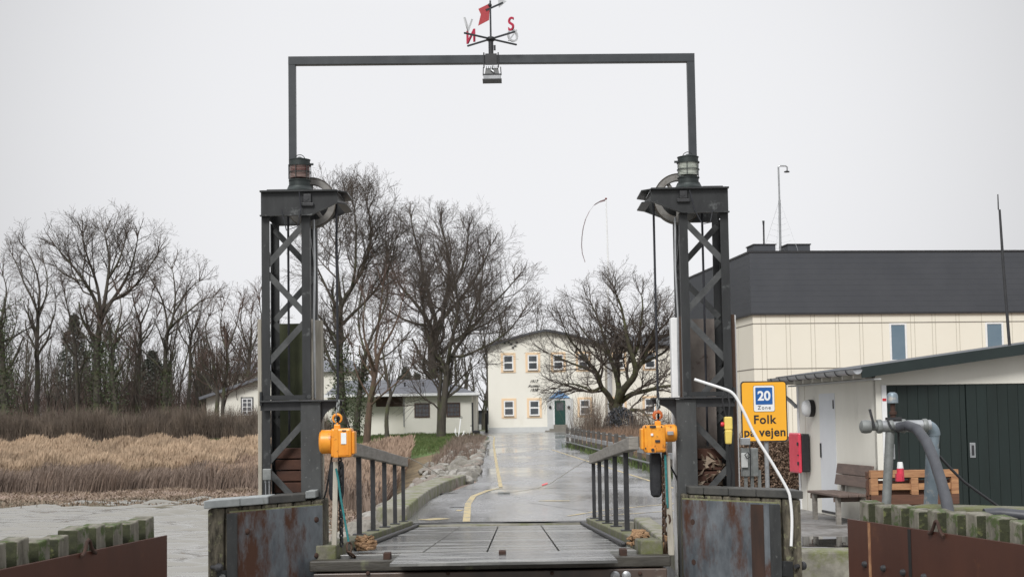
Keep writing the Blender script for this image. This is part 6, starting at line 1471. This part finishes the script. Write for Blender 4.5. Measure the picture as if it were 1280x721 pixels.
shaped_tree('ivy covered bare tree cut by the left edge of the picture', 120, [
 ([(6,545,0),(6,500,0),(4,460,0),(2,420,0),(0,385,0)], 13, 8),
 ([(0,387,0),(6,360,0),(8,335,0),(4,318,0)], 5, 1.5),
 ([(0,387,0),(-10,360,0),(-18,335,0)], 5, 1.5), ([(3,430,0),(16,405,0),(22,380,0)], 4, 1.5)],
 M_bark, M_twig, 39, dens=0.89, rmin=.011, ivy=(0,1,3000,20), group=GL)
shaped_tree('slim bare tree just left of the fan crowned tree', 132, [
 ([(98,545,0),(97,500,0),(96,460,0),(94,420,0),(90,390,0)], 7, 4),
 ([(90,392,0),(84,365,0),(80,345,0)], 3.5, 1.5), ([(93,415,0),(102,390,0),(106,365,0)], 3, 1.5)],
 M_bark, M_twigred, 41, dens=1.00, rmin=.0115, group=GL)
shaped_tree('slim ivy clad bare tree just right of the fan crowned tree', 122, [
 ([(146,545,0),(144,500,0),(140,460,0),(142,425,0),(146,395,0)], 9, 5),
 ([(146,397,0),(152,370,0),(150,345,0)], 4, 1.5), ([(142,420,0),(130,400,0),(124,385,0)], 3, 1.5), ([(146,397,0),(160,380,0),(168,360,0)], 3.5, 1.5)],
 M_bark, M_twigred, 43, dens=1.00, rmin=.0115, ivy=(0,.8,1500,16), group=GL)
shaped_tree('slim bare tree with a rounded crown left of the cottage', 130, [
 ([(236,545,0),(236,500,0),(238,460,0),(238,425,0),(240,400,0)], 7, 4),
 ([(240,402,0),(234,375,0),(232,352,0)], 3.5, 1.5), ([(240,402,0),(250,378,0),(254,355,0)], 3.5, 1.5), ([(238,425,0),(226,405,0),(222,385,0)], 3, 1.5)],
 M_bark, M_twigred, 45, dens=1.00, rmin=.0115, group=GL)
shaped_tree('bare tree with a rounded twiggy crown right beside the left tower', 134, [
 ([(312,545,0),(311,500,0),(310,460,0),(312,430,0)], 8, 5),
 ([(312,432,0),(304,405,0),(300,380,0),(302,362,0)], 4, 1.5), ([(312,432,0),(322,405,1),(328,380,1),(326,360,1)], 4, 1.5), ([(311,450,0),(296,432,0),(286,412,0)], 3.5, 1.5), ([(312,432,0),(314,400,-1),(314,372,-1)], 4, 1.5)],
 M_bark, M_twigred, 51, dens=1.0, rmin=.0115, group=GL)
shaped_tree('bare tree between the fan crowned tree and its right leaning neighbour', 134, [
 ([(172,545,0),(172,500,0),(174,455,0),(176,415,0),(176,385,0)], 8, 5),
 ([(176,387,0),(168,360,0),(164,336,0)], 4, 1.5), ([(176,387,0),(186,362,1),(192,340,1)], 4, 1.5), ([(175,420,0),(190,398,0),(198,375,0)], 3.5, 1.5)],
 M_bark, M_twigred, 53, dens=1.0, rmin=.0115, group=GL)
# thickets of saplings: six kinds, copied
def sapling(seed, h, label, mt2, group):
    root = thing('sapling', label, 'tree', (0,0,0), group); T = Tree(seed, rmin=.011, dens=0.83, maxl=3, up=.16, ang=(20,45))
    r = random.Random(seed); p = Vector((0,0,-.2)); d = Vector((r.gauss(0,.06),r.gauss(0,.06),1)).normalized(); pts = [p]
    for i in range(9): d = (d+Vector((r.gauss(0,.07),r.gauss(0,.07),.1))).normalized(); p = p+d*h/9; pts.append(p)
    T.limb(pts, .0125*h, .02, 0, kstart=.2, klen=h*.5, nk=14); T.build(root, M_bark, mt2); return root
SP = [sapling(100+i, 10, 'thin bare tree in the thicket behind the left hedge', M_twigred if i % 2 else M_twig, 'thicket of thin trees on the left bank') for i in range(6)]
SQ = [sapling(200+i, 10, 'grey bare tree in the row far behind the bungalow and office building', M_twig, 'grey trees far behind the buildings') for i in range(4)]
used = set(); rnd = random.Random(77)
def place(protos_, x, y, s, i):
    k = i % len(protos_); o = protos_[k]
    if id(o) in used: o = copy_tree(o)
    else: used.add(id(o))
    o.location = (x, y, H(x,y)-.1); o.rotation_euler = (0,0,rnd.uniform(0,6.3)); o.scale = (s*rnd.uniform(.9,1.2),)*2+(s*rnd.uniform(.85,1.15),)
for i in range(190):
    Y_ = rnd.uniform(130,185); u = rnd.uniform(-25,262) if i < 150 else rnd.uniform(255,330); p = at(u,530,Y_); place(SP, p.x, Y_, rnd.uniform(.7,1.2) if u < 250 else rnd.uniform(.8,1.15), i)
for i in range(30):
    Y_ = rnd.uniform(150,190); u = rnd.uniform(330,650); p = at(u,530,Y_); place(SQ, p.x, Y_, rnd.uniform(.95,1.55), i)
for i in range(9):
    Y_ = rnd.uniform(165,190); u = rnd.uniform(600,680); p = at(u,530,Y_); place(SQ, p.x, Y_, rnd.uniform(1.2,1.65), i)
# evergreens in the background
def evergreen(u, vtop, Y, w_, label, seed):
    p = at(u,530,Y); zt_ = aZ(u,vtop,Y); gz_ = H(p.x,Y); root = thing('evergreen_tree', label, 'tree', (p.x,Y,gz_))
    MB().tube([(p.x,Y,gz_-.2),(p.x,Y,zt_-.5)], [.2,.04], 8).build('trunk', M_bark, root)
    def fn(rg, n):
        t = rg.uniform(.12,1,n); ww = w_*(1-t)**.6*(.65+.5*rg.random(n)); a = rg.uniform(0,6.28,n)
        cl = .12*np.sin(t*40)
        return np.stack([p.x+(ww+cl)*np.cos(a), Y+(ww+cl)*np.sin(a), gz_+t*(zt_-gz_)+rg.normal(size=n)*.15],1)
    leaf_cloud('crown', 5000, fn, .11, M_conif, root, seed=seed)
evergreen(508,462,150,2.0,'dark evergreen tree just behind the left half of the bungalow roof',1)
evergreen(92,395,150,2.6,'dark evergreen tree half hidden behind the left bank trees',2)
evergreen(190,440,150,2.8,'broad dark evergreen behind the right leaning bare tree',3)
evergreen(522,468,160,1.8,'pale dark evergreen behind the middle of the bungalow roof',4)
# ------------------------------------------------------------------ twiggy hedges and brush: many thin stems
def stems(name, n, region, h, w_, mt_, seed, lean=.25, parent=None, kinds=1):
    rg = np.random.default_rng(seed); x, y = region(rg, n); z = Hnp(x, y); hh = h*rg.uniform(.3,1.1,n)*(1+.22*np.sin(x*.8+np.sin(x*2.1)*1.3+y)+.12*np.sin(x*3.7)); a = rg.uniform(0,6.28,n); ln = rg.normal(0,lean,n)
    dx, dy = np.cos(a)*ln*hh, np.sin(a)*ln*hh; ww = w_*rg.uniform(.7,1.3,n); t = rg.uniform(0,3.14,n); wx, wy = np.cos(t)*ww/2, np.sin(t)*ww/2
    V = np.stack([np.stack([x-wx,y-wy,z-.05],1), np.stack([x+wx,y+wy,z-.05],1), np.stack([x+dx*.4+wx*.8,y+dy*.4+wy*.8,z+hh*.55],1), np.stack([x+dx*.4-wx*.8,y+dy*.4-wy*.8,z+hh*.55],1), np.stack([x+dx+wx*.3,y+dy+wy*.3,z+hh],1), np.stack([x+dx-wx*.3,y+dy-wy*.3,z+hh],1)],1).reshape(-1,3)
    b = (np.arange(n)*6)[:,None]; Fc = np.concatenate([b+np.array([[0,1,2,3]]), b+np.array([[3,2,4,5]])],0)
    return fast_mesh(name, V, Fc, mt_, parent, (0,0,0))
def reg(x0,x1,y0,y1): return lambda rg, n: (rg.uniform(x0,x1,n), rg.uniform(y0,y1,n))
o = stems('hedge', 42000, reg(-45,-19.5,116,119.5), 2.2, .028, M_hedge, 1, .34); tag(o, 'long brown twiggy hedge at the foot of the left bank trees', 'hedge')
o = stems('hedge', 7000, reg(-22,-13.6,114,116), 1.5, .03, M_hedge, 2, .2); tag(o, 'lower brown hedge in front of the gabled cottage', 'hedge')
o = stems('brushwood', 14000, lambda rg, n: (lambda y: (np.interp(y,[32,43,73,110],[5.4,4.9,3.8,5.6])+rg.uniform(0,1,n)**1.2*7, y))(rg.uniform(33,118,n)), .55, .03, M_beech, 4, .45); tag(o, None, None, None, 'stuff'); o['label'] = 'dry brown undergrowth on the ground behind the road fence'; o['category'] = 'undergrowth'
for (u, Y_, n, h, lab) in ((738,100,260,2.8,'twiggy bare bush in front of the office building right of the door'),(724,104,150,2.4,'smaller twiggy bush nearest the office building steps'),(745,98,300,2.2,'low twiggy bush left of the spreading tree trunk'),(800,92,260,2.2,'dense twiggy bush right of the spreading tree trunk'),(830,80,220,2.0,'dense twiggy bush behind the right hoist')):
    p = at(u,545,Y_); xx = p.x
    o = stems('bare_bush', n, lambda rg, n_: (rg.normal(xx,.4,n_), rg.normal(Y_,.4,n_)), h, .022, M_hedge, int(u), .38); o2 = tag(o, lab, 'bush')
p = at(776,541,108)
def bfn(rg,n):
    a = rg.normal(size=(n,3)); a /= np.linalg.norm(a,axis=1)[:,None]; a *= rg.uniform(.7,1,(n,1)); return np.array([[p.x,108,.9]])+a*np.array([[1.35,1.2,1.75]])
o = leaf_cloud('round_bush', 6000, bfn, .06, M_clad, loc=(p.x,108,.6), seed=8); tag(o, 'rounded dark grey bush right beside the thick tree trunk', 'bush')
o = stems('thicket_brush', 15000, lambda rg, n: (rg.uniform(-58,-27,n)*1.0, rg.uniform(134,172,n)), 5.2, .03, M_twigred, 31, .3); tag(o, 'fine reddish brush filling the gaps between the left bank trees', 'brush', None, 'stuff')
# undergrowth, reeds, sedge and lawn grass: uncountable
def reeds(name, n, region, h0, h1, mt_, seed, w_=.02, plume=True, lean=.16):
    rg = np.random.default_rng(seed); x, y = region(rg, n); z = Hnp(x, y)
    clump = np.sin(x*.9+1.3*np.sin(y*.5))*.13+np.sin(x*2.7+y)*.09+np.sin(x*.23+y*.4)*.1
    hh = (h0+(h1-h0)*rg.uniform(0,1,n))*(1+clump); a = rg.normal(.25,.9,n); ln = np.abs(rg.normal(lean,.1,n)); dx, dy = np.cos(a)*ln*hh, np.sin(a)*ln*hh
    ww = w_*rg.uniform(.7,1.4,n); t = rg.uniform(-.7,.7,n); wx, wy = np.cos(t)*ww/2, np.sin(t)*ww/2
    P = lambda f, k, s: np.stack([x+dx*f**2+s*wx*k, y+dy*f**2+s*wy*k, z-.05+hh*(f-.06*ln*f*f)],1)
    rows = [P(0,1,-1),P(0,1,1),P(.6,.8,1),P(.6,.8,-1),P(.82,.5,1),P(.82,.5,-1),P(.9,2.6 if plume else .5,1),P(.9,2.6 if plume else .5,-1),P(1,.3,1),P(1,.3,-1)]
    V = np.stack(rows,1).reshape(-1,3); b = (np.arange(n)*10)[:,None]
    Fc = np.concatenate([b+np.array([q]) for q in ([0,1,2,3],[3,2,4,5],[5,4,6,7],[7,6,8,9])],0)
    o = fast_mesh(name, V, Fc, mt_, None, (0,0,0)); return o
def rreg(t0, t1, x0, x1, pw=1.0, ymax=200):
    def f(rg, n):
        x = x0+(x1-x0)*rg.uniform(0,1,n)**pw; t = rg.uniform(t0,t1,n); y = ysh(x)+t + 1.2*np.sin(x*.35)+.6*np.sin(x*1.1)
        lim = xL(y)-np.interp(y,[30,60,80],[2.5,3.2,4.0]); ok = (x < lim) & (y < ymax) & ~((y > 78+.0*x) & (x > -14)); return x[ok], y[ok]
    return f
def reeds2(name, n, rf, *a, **k):
    def f(rg, n_): x, y = rf(rg, n); return x, y
    rg0 = np.random.default_rng(a[3]); x_, y_ = rf(rg0, n); m = len(x_)
    return reeds(name, m, lambda rg, n_: (x_, y_), *a, **k)
o = reeds2('reed_bed', 90000, rreg(12,31,-38,-13), .95, 1.45, M_reed, 1, w_=.02); tag(o, 'pale dry reeds with feathery tops covering the left bank', 'reeds', None, 'stuff')
M_reedb = mat('dull_reed', (0.36,0.26,0.19), (0.22,0.155,0.115), 0.5, 0.9)
o = reeds2('reed_patch', 42000, rreg(10,36,-13.5,-3), .6, 1.15, M_reedb, 21, w_=.02); tag(o, 'lower dull brown reeds between the left tower and the boulders', 'reeds', None, 'stuff')
o = reeds2('sedge', 42000, rreg(9.5,14,-38,-3), .4, 1.1, M_reeddark, 2, w_=.03, plume=False, lean=.35); tag(o, 'low brown sedge along the front of the reed bed', 'sedge', None, 'stuff')
def lawn(rg, n):
    x = rg.uniform(-24,-1.5,n); y = rg.uniform(74,123,n); ok = (x < xL(y)-.15) & ~((x > -22) & (y > 122)); return x[ok], y[ok]
rg0 = np.random.default_rng(5); lx, ly = lawn(rg0, 70000)
o = stems('lawn_grass', len(lx), lambda rg, n: (lx, ly), .16, .035, M_grass, 6, .5); tag(o, 'green lawn grass in front of the bungalow', 'grass', None, 'stuff')
def verge(rg, n):
    y = rg.uniform(58,100,n); x = xL(y)-.2-rg.uniform(0,1,n)**1.5*2.0; return x, y
o = stems('verge_weeds', 4500, verge, .42, .03, M_reeddark, 9, .5); tag(o, 'brown weeds and rough grass along the left verge of the road', 'weeds', None, 'stuff')
def fence_weeds(rg, n):
    y = rg.uniform(32,75,n); x = np.interp(y,[31.5,43.5,56,71.5,74],[4.75,4.15,3.6,2.95,2.75])+rg.normal(.25,.2,n); return x, y
o = stems('fence_weeds', 5000, fence_weeds, .3, .03, M_grass, 12, .5); tag(o, 'tufts of grass and weeds under the road fence', 'weeds', None, 'stuff')

def litter(rg, n):
    x = rg.uniform(-36,-3,n); y = ysh(x)+rg.uniform(1,13,n); ok = x < xL(y)-2.6; return x[ok], y[ok]
rg0 = np.random.default_rng(15); qx, qy = litter(rg0, 26000)
M_litter = mat('shore_litter', (.34,.26,.2), (.1,.075,.05), 1.3, .95)
o = stems('shore_litter', len(qx), lambda rg, n: (qx, qy), .11, .05, M_litter, 16, 1.6); tag(o, 'broken reed litter on the muddy shore in front of the reeds', 'litter', None, 'stuff')
